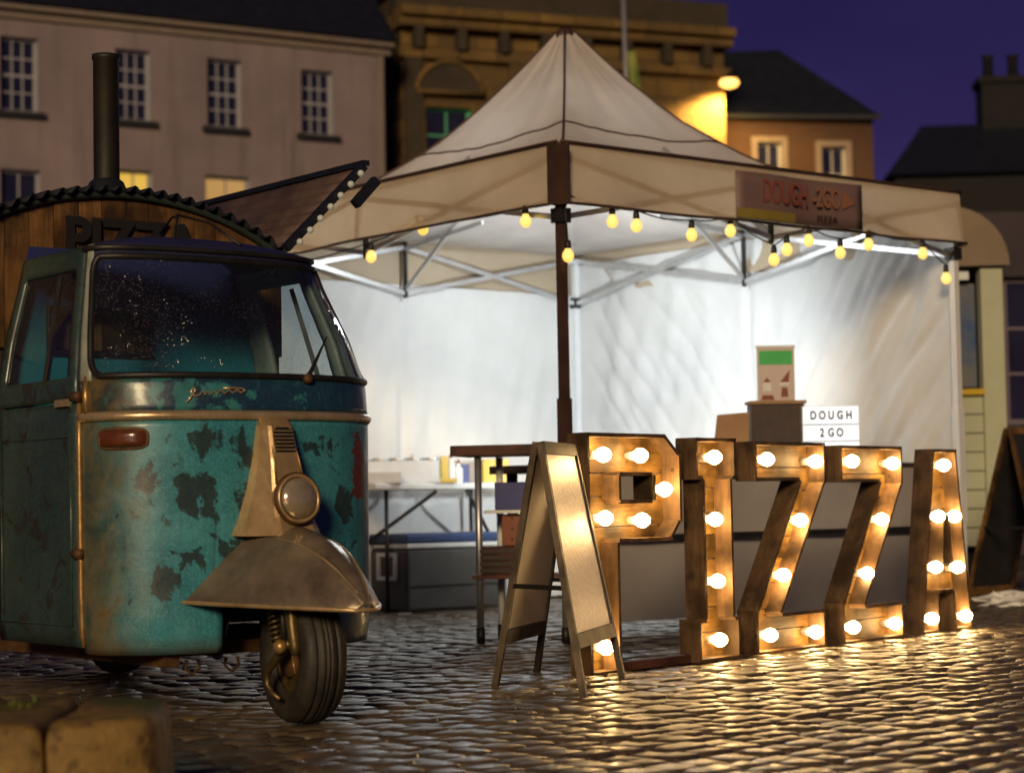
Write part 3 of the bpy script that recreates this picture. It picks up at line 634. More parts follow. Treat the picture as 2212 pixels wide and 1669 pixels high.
wall_sheet((hx - .01, hy - .05), (hx - .01, -hy + .05), 2.30, 11, [(.95, .05, 26, .030), (.93, .55, 22, .020), (.5, .02, 18, .016), (.08, .45, 20, .02)], [(1, .030, 3.4), (1, .016, 9.), (-1, .016, 5.)]).build('wall_sheet', M['wall_cloth'], tent, True)
# counter half wall at the front right side
def half(t, s):
    return (-hx + .05 + (2 * hx - .1) * t, -hy + .06 - .02 * noise.noise((t * 8, s * 2, 4)) - .012 * math.sin(t * 30) * abs(s - .5), .81 - .75 * s)
MB().grid(half, 70, 14).build('half_wall', M['half_cloth'], tent, True)
MB().bar((-hx + .04, -hy + .02, .47), (hx - .04, -hy + .02, .47), .02, .028).build('half_wall_bar', M['steel_dark'], tent)
# printed banner on the front valance
mb = MB(); mb.grid(lambda t, s: (-.37 + .96 * t, -hy - .06 - .012 * math.sin(t * 8), 2.098 + .245 * s), 16, 4); bn = mb.build('banner', M['banner'], tent, True, solid=.004)
MB().grid(lambda t, s: (-.37 + .44 * t, -hy - .068 - .012 * math.sin(t * 8 * .46), 2.10 + .05 * s), 8, 1).build('printed_strip', M['olive_print'], bn)
TB = Matrix.Translation((.005, -hy - .076, 2.245)) @ FRONT
text_part('lettering', 'DOUGH', .17, M['red_print'], bn, Matrix.Translation((-.02, 0, 0)) @ TB, .002, sx=.55, offset=.002)
text_part('lettering', '-2GO', .15, M['orange_print'], bn, Matrix.Translation((.30, 0, 0)) @ TB, .002, sx=.62, offset=.002)
text_part('lettering', 'PIZZA', .05, M['blackprint'], bn, Matrix.Translation((.30, 0, -.11)) @ TB, .001, sx=1.2)
mb = MB(); mb.prism([(.43, 0, 2.20), (.53, 0, 2.235), (.44, 0, 2.295)], (0, -hy - .080, 0), (0, -hy - .076, 0)); mb.build('printed_slice', M['orange_print'], bn)

# lamp hung in the roof and flood lamp on the counter
il = thing('tent_lamp', 'white lamp hung under the gazebo peak, glowing on the ceiling', 'lamp', (TX0, TY0, 0), TY)
MB().tube([(.0, .12, 2.62), (.0, .12, 2.85)], .006, 6).build('cord', M['black'], il)
MB().lathe([(.02, 2.64), (.05, 2.62), (.05, 2.56)], 14, Matrix.Translation((0, .12, 0))).build('socket', M['black'], il, True)
il_d = bpy.data.lights.new('tent_lamp_light', 'POINT'); il_o = bpy.data.objects.new('tent_lamp_light', il_d); col.objects.link(il_o); il_o.parent = il
il_o.location = (0, .12, 2.47); il_d.energy = 46; il_d.color = (.90, .96, 1.0); il_d.shadow_soft_size = .07
fl = thing('flood_lamp', 'small white flood lamp on the counter shining on the back wall', 'lamp', (.99, 11.10, .84), rad(6))
mb = MB(); mb.box((-.07, -.02, .015), (.07, .025, .105)); mb.build('housing', M['steel_dark'], fl, bevel=.006)
MB().box((-.06, .0255, .022), (.06, .029, .098)).build('led_face', M['lamp_led'], fl)
mb = MB(); mb.bar((-.08, 0, 0.0), (-.08, 0, .08), .01, .02); mb.bar((.08, 0, 0.0), (.08, 0, .08), .01, .02); mb.bar((-.085, 0, .005), (.085, 0, .005), .02, .01); mb.build('stand', M['steel_dark'], fl)
fd = bpy.data.lights.new('flood_lamp_light', 'SPOT'); fo = bpy.data.objects.new('flood_lamp_light', fd); col.objects.link(fo); fo.parent = fl
fo.location = (0, .045, .08); fd.energy = 310; fd.color = (.90, .97, 1.0); fd.spot_size = rad(100); fd.spot_blend = 1.0; fd.shadow_soft_size = .05
fo.rotation_euler = (rad(90 + 14), 0, 0)

# ------------------------------------------------------------------ festoon lights
fs_ = thing('festoon_string', 'string of round yellow bulbs hung along the gazebo front edges', 'string lights', (TX0, TY0, 0), TY)
bulbs = [(-1.52, -.12, 1.99), (-1.46, -.51, 2.10), (-1.52, -1.43, 2.03), (-1.50, -1.72, 1.83), (-1.19, -1.70, 2.02), (-1.03, -1.70, 2.01), (-.65, -1.70, 1.99), (-.37, -1.70, 2.03), (-.05, -1.70, 1.90), (.05, -1.70, 1.96), (.22, -1.70, 2.02), (.47, -1.70, 1.97), (.70, -1.70, 2.03), (1.16, -1.70, 2.01), (1.36, -1.70, 1.88)]
for (x, y, z) in bulbs:
    m = Matrix.Translation((x, y, z))
    b = MB().lathe([(.004, -.030), (.016, -.026), (.026, -.012), (.029, .002), (.026, .016), (.018, .028), (.014, .038)], 14, m).build('bulb', M['bulb_yel'], fs_, True)
    MB().lathe([(.015, .036), (.017, .05), (.014, .075), (.006, .08)], 10, m).build('socket', M['black'], b, True)
left = [(-1.50, 1.5, 2.10)] + [(x, y, max(z + .08, 2.05 if y > -1.6 else z + .08)) for x, y, z in bulbs[:3]] + [(-1.50, -1.70, 2.14)]
right = [(-1.50, -1.70, 2.14)] + [(x, y, z + .08) for x, y, z in bulbs[4:]] + [(1.50, -1.69, 2.12)]
def sagged(ps):
    o = []
    for a, b in zip(ps[:-1], ps[1:]):
        for k in range(4):
            t = k / 4; o.append((a[0] + (b[0] - a[0]) * t, a[1] + (b[1] - a[1]) * t, a[2] + (b[2] - a[2]) * t - .05 * math.sin(math.pi * t) * min(1, math.dist(a, b))))
    return o + [ps[-1]]
mb = MB(); mb.tube(sagged(left), .004, 6); mb.tube(sagged(right), .004, 6); mb.tube([(-1.50, -1.70, 2.14), (-1.50, -1.72, 1.91)], .004, 6); mb.build('cable', M['black'], fs_, True)

# ------------------------------------------------------------------ counter, tables and what stands on them
def tl(x, y, z=0):      # tent-local to world
    return (TX0 + x * math.cos(TY) - y * math.sin(TY), TY0 + x * math.sin(TY) + y * math.cos(TY), z)
ct = thing('counter_table', 'long serving counter behind the grey half wall of the gazebo', 'table', tl(0, -1.28), TY)
MB().box((-1.4, -.32, .80), (1.38, .32, .84)).build('table_top', M['dark_wood'], ct)
for x in (-1.3, 1.28):
    for y in (-.26, .26): MB().box((x - .02, y - .02, 0), (x + .02, y + .02, .80)).build('leg', M['steel_dark'], ct)
bx = thing('wooden_crate', 'dark brown wooden box standing on the counter beside the lit sign', 'box', (1.43, 11.12, .84), rad(3))
mb = MB(); mb.box((-.145, -.002, 0), (.145, .14, .318)); mb.build('body', M['dark_wood'], bx, bevel=.004)
MB().box((-.155, -.012, .320), (.155, .15, .338)).build('lid', M['card'], bx)
lb = thing('light_box', 'white lit letter sign reading DOUGH 2 GO on the counter', 'sign', (1.70, 11.02, .84), rad(2))
mb = MB(); mb.box((-.152, .006, 0), (.152, .06, .30)); mb.build('case', M['white_metal'], lb)
MB().box((-.148, 0, .004), (.148, .0055, .296)).build('face', M['lightbox'], lb)
mb = MB(); mb.box((-.148, -.004, .198), (.148, -.0005, .203)); mb.box((-.148, -.004, .108), (.148, -.0005, .113)); mb.build('letter_rail', M['cooler_grey'], lb)
for w_, z_, x0 in (('DOUGH', .248, -.095), ('2GO', .155, -.05)):
    for k, c_ in enumerate(w_): text_part('letter', c_, .062, M['blackprint'], lb, Matrix.Translation((x0 + .048 * k, -.002, z_)) @ FRONT, .001, sx=.75, offset=.0022)
MB().box((-.19, -.06, 0), (.152, -.012, .075)).build('price_strip', M['lightbox'], lb)
ps = thing('menu_card', 'small menu card with green top and red figures on the wooden box', 'card', (1.43, 11.16, 1.18), rad(3))
mb = MB(); mb.box((-.098, 0, 0), (.098, .012, .285)); mb.build('board', M['pink_paper'], ps)
MB().box((-.090, -.003, .195), (.090, -.0005, .270)).build('green_band', M['green'], ps)
mb = MB(); mb.box((-.102, -.004, 0), (-.098, .014, .285)); mb.box((.098, -.004, 0), (.102, .014, .285)); mb.box((-.108, -.004, .286), (.108, .014, .298)); mb.build('frame', M['white_metal'], ps)
mb = MB(); mb.prism([(-.07, 0, .10), (-.03, 0, .10), (-.05, 0, .125)], (0, -.004, 0), (0, -.001, 0)); mb.prism([(-.085, 0, .004), (-.01, 0, .004), (-.02, 0, .03), (-.075, 0, .03)], (0, -.004, 0), (0, -.001, 0)); mb.prism([(.022, 0, .10), (.068, 0, .10), (.075, 0, .165)], (0, -.004, 0), (0, -.001, 0)); mb.prism([(.025, 0, .02), (.065, 0, .02), (.06, 0, .07), (.03, 0, .07)], (0, -.004, 0), (0, -.001, 0)); mb.build('red_print', M['red_print'], ps)
mb = MB(); mb.prism([(-.075, 0, .05), (-.025, 0, .05), (-.03, 0, .098), (-.07, 0, .098)], (0, -.004, 0), (0, -.001, 0)); mb.prism([(.02, 0, .08), (.07, 0, .08), (.07, 0, .098), (.02, 0, .098)], (0, -.004, 0), (0, -.001, 0)); mb.build('white_print', M['white_paper'], ps)
cb = thing('pizza_carton', 'open brown cardboard pizza carton on the counter by the flood lamp', 'carton', (1.135, 10.80, .84), rad(-10))
mb = MB(); mb.box((-.11, -.1, 0), (.11, .10, .04)); mb.build('tray', M['card'], cb)
mb = MB(); mb.hexa([(-.10, .08, .042), (.085, .08, .042), (.085, .09, .042), (-.10, .09, .042), (-.075, .14, .26), (.09, .14, .27), (.09, .15, .27), (-.075, .15, .26)]); mb.build('lid', M['card'], cb)
mb = MB(); mb.hexa([(.086, .05, .05), (.096, .05, .05), (.096, .09, .05), (.086, .09, .05), (.091, .09, .26), (.10, .09, .26), (.10, .15, .27), (.091, .15, .27)]); mb.build('side_flap', M['card'], cb)

ft = thing('folding_table', 'white topped folding table with black braces against the back wall', 'table', (-.835, 12.5, 0), TY)
MB().box((0, 0, .745), (1.25, .56, .785)).build('table_top', M['white_metal'], ft, bevel=.01)
for x in (.12, 1.12):
    for y in (.06, .5): MB().tube([(x, y, 0), (x, y, .745)], .013, 8).build('leg', M['steel_dark'], ft, True)
for x0, x1 in ((.12, .50), (1.12, .74)): MB().tube([(x0, .28, .42), (x1, .05, .735)], .012, 8).build('brace', M['steel_dark'], ft, True)
mb = MB(); mb.tube([(.12, .06, .42), (.12, .5, .42)], .010, 8); mb.tube([(1.12, .06, .42), (1.12, .5, .42)], .010, 8); mb.build('cross_tube', M['steel_dark'], ft, True)
def on_table(name, label, cat, x, y, dims, mat, rz=0, z=.785, group=None, open_=False):
    px_ = (-.835 + x * math.cos(TY) - y * math.sin(TY), 12.5 + x * math.sin(TY) + y * math.cos(TY), z); w, d, h = dims
    mb = MB()
    if open_:
        e = .008; mb.box((-w / 2, -d / 2, 0), (w / 2, d / 2, e)); mb.box((-w / 2, -d / 2, e), (-w / 2 + e, d / 2, h)); mb.box((w / 2 - e, -d / 2, e), (w / 2, d / 2, h)); mb.box((-w / 2 + e, -d / 2, e), (w / 2 - e, -d / 2 + e, h)); mb.box((-w / 2 + e, d / 2 - e, e), (w / 2 - e, d / 2, h))
    else: mb.box((-w / 2, -d / 2, 0), (w / 2, d / 2, h))
    o = mb.build(name, mat, None, bevel=.004); o.location = px_; o.rotation_euler = (0, 0, TY + rz); return tag(o, label, cat, group)
on_table('steel_tub', 'long white steel tub on the folding table', 'tub', .28, .22, (.56, .26, .14), M['white_metal'], -.45, open_=True)
on_table('paper_carton', 'low white carton at the near edge of the folding table', 'carton', .08, .09, (.28, .14, .07), M['white_paper'], -.5)
on_table('yellow_tray', 'flat yellow plastic tray in front of the steel tub', 'tray', .45, .06, (.34, .10, .028), M['yellow'], -.4)
on_table('yellow_box', 'upright yellow box next to the steel tub', 'box', .66, .20, (.05, .12, .17), M['yellow'], -.4)
on_table('yellow_bag', 'big yellow bag on the folding table behind the bar table', 'bag', 1.05, .16, (.17, .14, .15), M['yellow'], -.5)
on_table('blue_carton', 'dark blue carton on the folding table beside the bottles', 'carton', .86, .28, (.10, .1, .12), M['blue'], -.3)
for k in range(6):
    x = .06 + .09 * k
    mb = MB(); mb.lathe([(.03, 0), (.05, .004), (.058, .03), (.054, .032), (.046, .01)], 14); o = mb.build('foil_tray', M['alu'], None, True)
    o.location = (-.835 + x * math.cos(TY) - (.42 - .06 * k) * math.sin(TY) * .9, 12.5 + x * math.sin(TY) + (.42 - .05 * k) * math.cos(TY), .785 + .13); tag(o, 'round foil tray set out along the back of the steel tub', 'tray', 'foil trays on the tub')
shelf_ = thing('tray_shelf', 'narrow steel shelf behind the steel tub carrying foil trays', 'shelf', (-.835, 12.5, .785), TY)
MB().box((0, .33, .118), (.60, .54, .13)).build('shelf_board', M['alu'], shelf_)
for x in (.03, .57): MB().box((x - .01, .44, 0), (x + .01, .46, .118)).build('leg', M['alu'], shelf_)
for k, (x, h, mt) in enumerate(((.73, .19, 'white_metal'), (.79, .15, 'white_metal'))):
    mb = MB(); mb.lathe([(.026, 0), (.028, .02), (.028, h * .6), (.012, h * .75), (.012, h * .85)], 12); b = mb.build('squeeze_bottle', M['white_paper'], None, True)
    b.location = (-.835 + x * math.cos(TY) - .2 * math.sin(TY), 12.5 + x * math.sin(TY) + .2 * math.cos(TY), .785)
    tag(b, ('tall white squeeze bottle next to the yellow box', 'short white squeeze bottle next to the blue carton')[k], 'bottle')
    MB().lathe([(.013, h * .85), (.013, h * .92), (.004, h)], 10).build('cap', M['orange_plastic'], b, True)

# cooler
co_ = thing('cooler_box', 'large grey cooler box with blue lid on the wet ground', 'cooler', (-.655, 12.62, 0), TY)
mb = MB(); mb.box((0, 0, .0), (.78, .40, .385)); cbod = mb.build('body', M['cooler_grey'], co_, bevel=.02)
MB().box((-.008, -.008, .387), (.788, .408, .415)).build('rim', M['white_metal'], co_, bevel=.006)
MB().box((-.008, -.008, .417), (.788, .408, .475)).build('lid', M['cooler_blue'], co_, bevel=.015)
mb = MB(); mb.box((-.022, .10, .19), (-.001, .125, .36)); mb.box((-.022, .275, .19), (-.001, .30, .36)); mb.box((-.022, .126, .335), (-.001, .274, .36)); mb.box((-.022, .126, .19), (-.001, .274, .215)); mb.build('handle', M['white_metal'], co_, bevel=.004)
MB().box((.02, -.004, .15), (.76, .001, .158)).build('groove', M['black'], co_)

# small bar table by the front pole with crates on its lower shelf
bt = thing('bar_table', 'narrow brown topped bar table with metal legs beside the front pole', 'table', (.02, 9.78, 0), rad(-12))
MB().box((-.29, -.16, .875), (.34, .20, .925)).build('table_top', M['brown_wood'], bt, bevel=.004)
for (x, y) in ((-.17, -.10), (.24, -.12), (-.12, .14), (.28, .14)):
    mb = MB(); mb.tube([(x, y, .07), (x, y, .873)], .017, 10); g_ = mb.build('leg', M['alu'] if y < 0 else M['white_metal'], bt, True)
    MB().tube([(x, y, 0), (x, y, .075)], .021, 10).build('rubber_foot', M['black'], g_, True)
MB().box((-.20, -.135, .30), (.30, .17, .318)).build('shelf_board', M['brown_wood'], bt)
MB().box((-.14, -.125, .605), (.27, .16, .62)).build('shelf_board', M['white_metal'], bt)
def on_bt(name, label, cat, x, y, z, dims, mat, holes=False):
    a = rad(-12); o = thing(name, label, cat, (.02 + x * math.cos(a) - y * math.sin(a), 9.78 + x * math.sin(a) + y * math.cos(a), z), a)
    w, d, h = dims; mb = MB(); mb.box((-w / 2, -d / 2, 0), (w / 2, d / 2, h)); mb.build('body', mat, o, bevel=.004)
    if holes:
        for i in range(2):
            for k in range(3):
                MB().lathe([(.006, -.002), (.006, .0)], 10, Matrix.Translation((-.035 + .07 * i, -d / 2 - .0005, .03 + .05 * k)) @ Matrix.Rotation(rad(90), 4, 'X')).build('hole', M['black'], o)
    return o
on_bt('blue_crate', 'dark blue plastic crate on the upper shelf of the bar table', 'crate', .01, -.02, .62, (.20, .18, .13), M['blue'])
on_bt('perforated_crate', 'rust orange perforated crate stacked on a brown basket', 'crate', .02, .0, .452, (.17, .16, .148), M['orange_plastic'], True)
bk_ = on_bt('woven_basket', 'dark brown woven basket on the lower shelf of the bar table', 'basket', -.01, .0, .318, (.30, .22, .132), M['brown_wood'])
for k in range(4): MB().box((-.154, -.116, .012 + .03 * k), (.154, .116, .028 + .03 * k)).build('weave_band', M['dark_wood'], bk_)

# ------------------------------------------------------------------ marquee letters
LY = rad(50.57); LP = Vector((.281, 7.761, 0)); LD = .098
def trapezoids(polys, z0, z1):
    zs = sorted({z0, z1, *[p[1] for P in polys for p in P if z0 < p[1] < z1]}); out = []
    for a, b in zip(zs[:-1], zs[1:]):
        if b - a < 1e-5: continue
        xs = []
        for P in polys:
            n = len(P)
            for i in range(n):
                (x0, y0), (x1, y1) = P[i], P[(i + 1) % n]
                if abs(y1 - y0) < 1e-9: continue
                lo, hi = min(y0, y1), max(y0, y1)
                if lo <= a + 1e-7 and hi >= b - 1e-7:
                    f = lambda y: x0 + (x1 - x0) * (y - y0) / (y1 - y0)
                    xs.append((f((a + b) / 2), f(a), f(b)))
        xs.sort()
        for k in range(0, len(xs) - 1, 2): out.append((a, b, xs[k][1], xs[k + 1][1], xs[k][2], xs[k + 1][2]))
    return out
def marquee(label, ch, x_off, outline, holes, bulbs_, bands, gap=.012):
    base = LP + Vector((math.cos(LY), math.sin(LY), 0)) * x_off
    L = thing('marquee_letter', label, 'letter sign', base, LY + rad(random.uniform(-1.2, 1.2)), 'light up wooden letters')
    polys = [outline] + holes
    zc = 0.0
    for z0, z1 in zip(bands[:-1], bands[1:]):
        mb = MB(); yo = random.uniform(-.003, .003)
        for (a, b, xa0, xa1, xb0, xb1) in trapezoids(polys, z0 + .0022, z1 - .0022):
            y0, y1 = LD - .016 + yo, LD - .002
            mb.hexa([(xa0, y0, a), (xa1, y0, a), (xa1, y1, a), (xa0, y1, a), (xb0, y0, b), (xb1, y0, b), (xb1, y1, b), (xb0, y1, b)])
        if mb.v: mb.build('plank', M['wood'], L)
    for pi, P in enumerate(polys):
        n = len(P); area = sum(P[i][0] * P[(i + 1) % n][1] - P[(i + 1) % n][0] * P[i][1] for i in range(n))
        sgn = 1 if area > 0 else -1
        if pi > 0: sgn = -sgn
        T = .013; eps = random.uniform(0, .002)
        for i in range(n):
            a = Vector((P[i][0], P[i][1])); b = Vector((P[(i + 1) % n][0], P[(i + 1) % n][1])); d = (b - a).normalized(); nn = Vector((d.y, -d.x)) * sgn
            yf = random.uniform(-.002, .002) + (.0015 if i % 2 else -.0015)
            o0, o1 = a - d * .0 + nn * .002, b + nn * .002; i0, i1 = a - nn * T, b - nn * T
            if i % 2 == 0: o0 = o0 - d * .002; o1 = o1 + d * .002
            ring = [o0, o1, i1, i0]
            MB().hexa([(p.x, yf, p.y) for p in ring] + [(p.x, LD + yf * .5, p.y) for p in ring]).build('side_board', M['wood_side'], L)
    for (bx_, bz) in bulbs_:
        m = Matrix.Translation((bx_, .012, bz)) @ Matrix.Rotation(rad(-90), 4, 'X')      # +z -> +y (back)
        b = MB().lathe([(.003, -.029), (.016, -.025), (.0255, -.012), (.029, .002), (.0255, .016), (.018, .028), (.014, .036)], 14, m).build('bulb', M['bulb_hot'], L, True)
        MB().lathe([(.014, .034), (.017, .037), (.017, .07)], 10, m).build('socket', M['white_paper'], b, True)
    return L
def bands(h, w, rs_):
    z = 0; o = [0]
    while z < h - w * .8: z += w * rs_.uniform(.85, 1.12); o.append(min(z, h))
    o[-1] = h; return o
rb = random.Random(5)
marquee('reclaimed wood letter P with six lit bulbs, beside the open sandwich board', 'P', 0, [(0, 0), (.185, 0), (.185, .495), (.53, .495), (.598, .57), (.598, .83), (.497, .91), (0, .91)], [[(.2, .655), (.2, .75), (.412, .75), (.412, .655)]],
        [(.112, .829), (.349, .827), (.506, .695), (.116, .588), (.353, .576), (.105, .10)], bands(.91, .105, rb))
marquee('reclaimed wood letter I with four lit bulbs and block serifs', 'I', .715, [(0, 0), (.292, 0), (.292, .17), (.255, .17), (.255, .735), (.288, .735), (.288, .9), (0, .9), (0, .735), (.048, .735), (.048, .17), (0, .17)], [],
        [(.15, .823), (.147, .571), (.155, .32), (.16, .082)], bands(.9, .1, rb))
Zo = [(0, 0), (.55, 0), (.55, .165), (.195, .165), (.575, .715), (.575, .89), (.01, .89), (.01, .728), (.365, .728), (0, .185)]
marquee('reclaimed wood letter Z with six lit bulbs, next to the letter I', 'Z', 1.14, Zo, [], [(.125, .817), (.52, .81), (.382, .556), (.232, .325), (.118, .078), (.485, .069)], bands(.89, .1, rb))
marquee('reclaimed wood letter Z with six lit bulbs, next to the letter A', 'Z', 1.84, [(x * 1.01, z * .99) for x, z in Zo], [], [(.138, .812), (.522, .804), (.40, .547), (.248, .306), (.108, .071), (.50, .066)], bands(.881, .11, rb))
marquee('reclaimed wood letter A with seven lit bulbs at the end of the row', 'A', 2.56, [(0, 0), (.165, 0), (.185, .19), (.325, .19), (.345, 0), (.52, 0), (.397, .872), (.16, .872)], [[(.236, .325), (.252, .556), (.288, .556), (.31, .325)]],
        [(.29, .797), (.218, .552), (.388, .549), (.175, .311), (.405, .303), (.122, .07), (.475, .063)], bands(.872, .095, rb))
fb = thing('foot_rail', 'flat brown wooden rail on the ground between letters P and I', 'rail', LP + Vector((math.cos(LY), math.sin(LY), 0)) * .19, LY)
MB().box((.004, .03, 0), (.50, .075, .035)).build('rail', M['brown_wood'], fb, bevel=.003)

# ------------------------------------------------------------------ sandwich boards
def sandwich(name, label, F1, F2, B1, B2, height, panel_f, panel_b, frame_m, low=.21):
    F1, F2, B1, B2 = [Vector((*p, 0)) for p in (F1, F2, B1, B2)]
    T1 = (F1 + B1) / 2 + (F2 - F1).normalized() * .07; T2 = (F2 + B2) / 2 - (F2 - F1).normalized() * .07; org = (F1 + F2 + B1 + B2) / 4
    o = thing(name, label, 'sign board', org, 0)
    T1.z = T2.z = height
    for k, (a, b, pm) in enumerate(((F1, F2, panel_f), (B1, B2, panel_b))):
        a = a - org; b = b - org; t1 = T1 - org; t2 = T2 - org
        off = ((a + b) / 2 - (F1 + F2 + B1 + B2) / 4 + org).normalized() * .016; off.z = 0
        t1 = t1 + off; t2 = t2 + off
        nrm = (b - a).cross(t1 - a).normalized()
        if nrm.dot(off) < 0: nrm = -nrm
        for p, q in ((a, t1), (b, t2)): MB().bar(p, q, .028, .022, nrm).build('leg', frame_m, o)
        P = lambda u, v: (a + (t1 - a) * v) * (1 - u) + (b + (t2 - b) * v) * u
        MB().bar(P(0, low), P(1, low), .05, .026, nrm).build('rail', frame_m, o); MB().bar(P(0, .985), P(1, .985), .044, .0262, nrm).build('rail', frame_m, o)
        c = [P(.03, low + .03), P(.97, low + .03), P(.97, .965), P(.03, .965)]
        MB().hexa([p - nrm * .004 for p in c] + [p + nrm * .004 for p in c]).build('panel', pm, o)
        if k == 0:
            MB().bar(P(0, .02), P(0, .02) + Vector((0, 0, .001)), .03, .03)
    u_ = .42
    for A_, B_, t in ((F1, B1, T1), (F2, B2, T2)):
        MB().bar(A_ - org + (t - A_) * u_, B_ - org + (t - B_) * u_, .012, .016).build('spreader_bar', M['steel_dark'], o)
    return o
sandwich('sandwich_board', 'open wooden sandwich board with wet brown poster standing beside letter P', (.222, 6.933), (.386, 7.607), (-.079, 7.395), (.075, 7.986), .855, M['paper_wet'], M['cream_panel'], M['aboard_wood'])
sandwich('chalk_board', 'black chalk sandwich board with wooden frame beyond letter A', (3.22, 12.55), (3.62, 12.9), (2.86, 13.15), (3.22, 13.5), 1.06, M['chalk'], M['chalk'], M['gable_wood'], .04)
bg_ = MB()
def crumple(a, b):
    th = a * 2 * math.pi; ph = b * math.pi; v = Vector((math.cos(th) * math.sin(ph), math.sin(th) * math.sin(ph), math.cos(ph)))
    r = 1 + .55 * noise.noise(v * 2.3 + Vector((4, 1, 2))) + .3 * noise.noise(v * 6)
    return (v.x * .15 * r, v.y * .09 * r, max(.0, .035 + v.z * .05 * r))
bg_.grid(crumple, 22, 12); bgo = bg_.build('crumpled_bag', M['white_paper'], None, False); bgo.location = (2.86, 12.1, 0); tag(bgo, 'crumpled white paper bag lying on the wet setts', 'bag')

# ------------------------------------------------------------------ low stone wall in the foreground
M['mossy'] = NT('mossy_stone').m
t = NT('mossy_sandstone'); n1 = t.noise(9, 6, .65); n2 = t.noise(3.5, 4, .6); n3 = t.noise(60, 4, .6)
cc = t.mix(t.ramp(n1, [(.3, 0.), (.7, 1.)]), (.13, .082, .022), (.34, .21, .06)); cc = t.mix(t.ramp(t.noise(22, 5, .7), [(.52, 0.), (.62, .8)]), cc, (.09, .05, .02))
nz = t.n.new('ShaderNodeNewGeometry'); up = t.sep(nz.outputs['Normal'])[2]
cc = t.mix(t.math('MULTIPLY', t.ramp(up, [(.75, 0.), (.95, 1.)]), t.ramp(n2, [(.5, 0.), (.6, .9)])), cc, (.06, .085, .012))
t.set(color=cc, rough=.7, spec=.4); t.bump(t.mix(.5, n1, n3), .7, .015); M['mossy'] = t.m
sw_ = thing('stone_wall', 'low mossy sandstone kerb wall with rounded end in the foreground', 'wall', (-.735, 4.20, 0), rad(4))
def stone(x0, x1, round_end, seed):
    mb = MB()
    def top(a, b):
        x = x0 + (x1 - x0) * a; y = .0 + .60 * b
        if round_end:
            rr = .20
            if x > x1 - rr:
                dx = (x - (x1 - rr)) / rr; ins = rr * (1 - math.sqrt(max(0, 1 - dx * dx))); y = ins * .5 + (.60 - 1.5 * ins) * b
        return (x, y, 0)
    nu, nv_ = 22, 14; zt = .225
    def f(a, b, z, inset):
        x, y, _ = top(a, b); c = Vector(((x0 + x1) / 2, .36, 0)); p = Vector((x, y, 0)); p = p + (c - p).normalized() * inset
        return p
    ringv = []
    pts = [(k / nu, 0) for k in range(nu)] + [(1, k / nv_) for k in range(nv_)] + [(1 - k / nu, 1) for k in range(nu)] + [(0, 1 - k / nv_) for k in range(nv_)]
    levels = [(-.03, 0), (.06, .0), (.13, .0), (.18, .002), (.207, .008), (.221, .02), (zt, .04)]
    N = len(pts)
    for (z, ins) in levels:
        for (a, b) in pts:
            p = f(a, b, z, ins); d = .010 * noise.noise(Vector((p.x * 7 + seed, p.y * 7, z * 9))) + .005 * noise.noise(Vector((p.x * 22, p.y * 22 + seed, z * 25)))
            c = Vector(((x0 + x1) / 2, .36, 0)); dr = (p - c).normalized(); q = p + dr * d
            mb.v.append((q.x, q.y, z + d * .6))
    for l in range(len(levels) - 1):
        for k in range(N): mb.f.append((l * N + k, l * N + (k + 1) % N, (l + 1) * N + (k + 1) % N, (l + 1) * N + k))
    mb.f.append(tuple((len(levels) - 1) * N + k for k in range(N)))
    return mb
stone(-.215, 0.0, True, 2.0).build('stone_block', M['mossy'], sw_, True)
stone(-.86, -.225, False, 9.0).build('stone_block', M['mossy'], sw_, True)
mb = MB(); rm = random.Random(9)
for k in range(420):
    x = -.62 + rm.gauss(0, .10) + .12; y = .2 + rm.gauss(0, .09) + .15; h = rm.uniform(.006, .018); w = rm.uniform(.003, .007); a = rm.uniform(0, 6.28)
    if not (-.84 < x < -.30 and .06 < y < .66): continue
    dx, dy = w * math.cos(a), w * math.sin(a); z = .222
    mb.add([(x - dx, y - dy, z), (x + dx, y + dy, z), (x + rm.uniform(-.008, .008), y + rm.uniform(-.008, .008), z + h)], [(0, 1, 2)])
ms = mb.build('moss', vary('moss', (.06, .09, .01), (.13, .15, .02), 20, (.7, .9), bump=0), sw_); ms['kind'] = 'stuff'

# ------------------------------------------------------------------ three wheeled van (x = image right, y = back, z up)
AY = rad(38.0)
ape = thing('three_wheeled_van', 'weathered teal three wheeled van with wooden pizza body and stove pipe', 'van', (-.930, 6.630, 0), AY)
def prof(z):
    """half width, nose depth, corner set-back of the cab at height z"""
    pts = [(.20, .485, .285, .0), (.30, .495, .30, .0), (.93, .50, .30, .0), (1.045, .497, .290, -.004), (1.20, .470, .230, -.042), (1.38, .422, .155, -.105), (1.485, .398, .12, -.135), (1.53, .39, .11, -.14)]
    for a, b in zip(pts[:-1], pts[1:]):
        if z <= b[0]:
            k = max(0, (z - a[0]) / (b[0] - a[0])); return [a[i] + (b[i] - a[i]) * k for i in (1, 2, 3)]
    return pts[-1][1:]
def cab(tdeg, z, out=0.0):
    w, b, o = prof(z); t = rad(tdeg); s_, c_ = math.sin(t), math.cos(t); e = .86
    u = w * math.copysign(abs(s_) ** e, s_); v = o + b * abs(c_) ** e
    if out:
        n = Vector((s_ / w, c_ / max(b, .05))).normalized(); u += n.x * out; v += n.y * out
    return (u, -v, z)
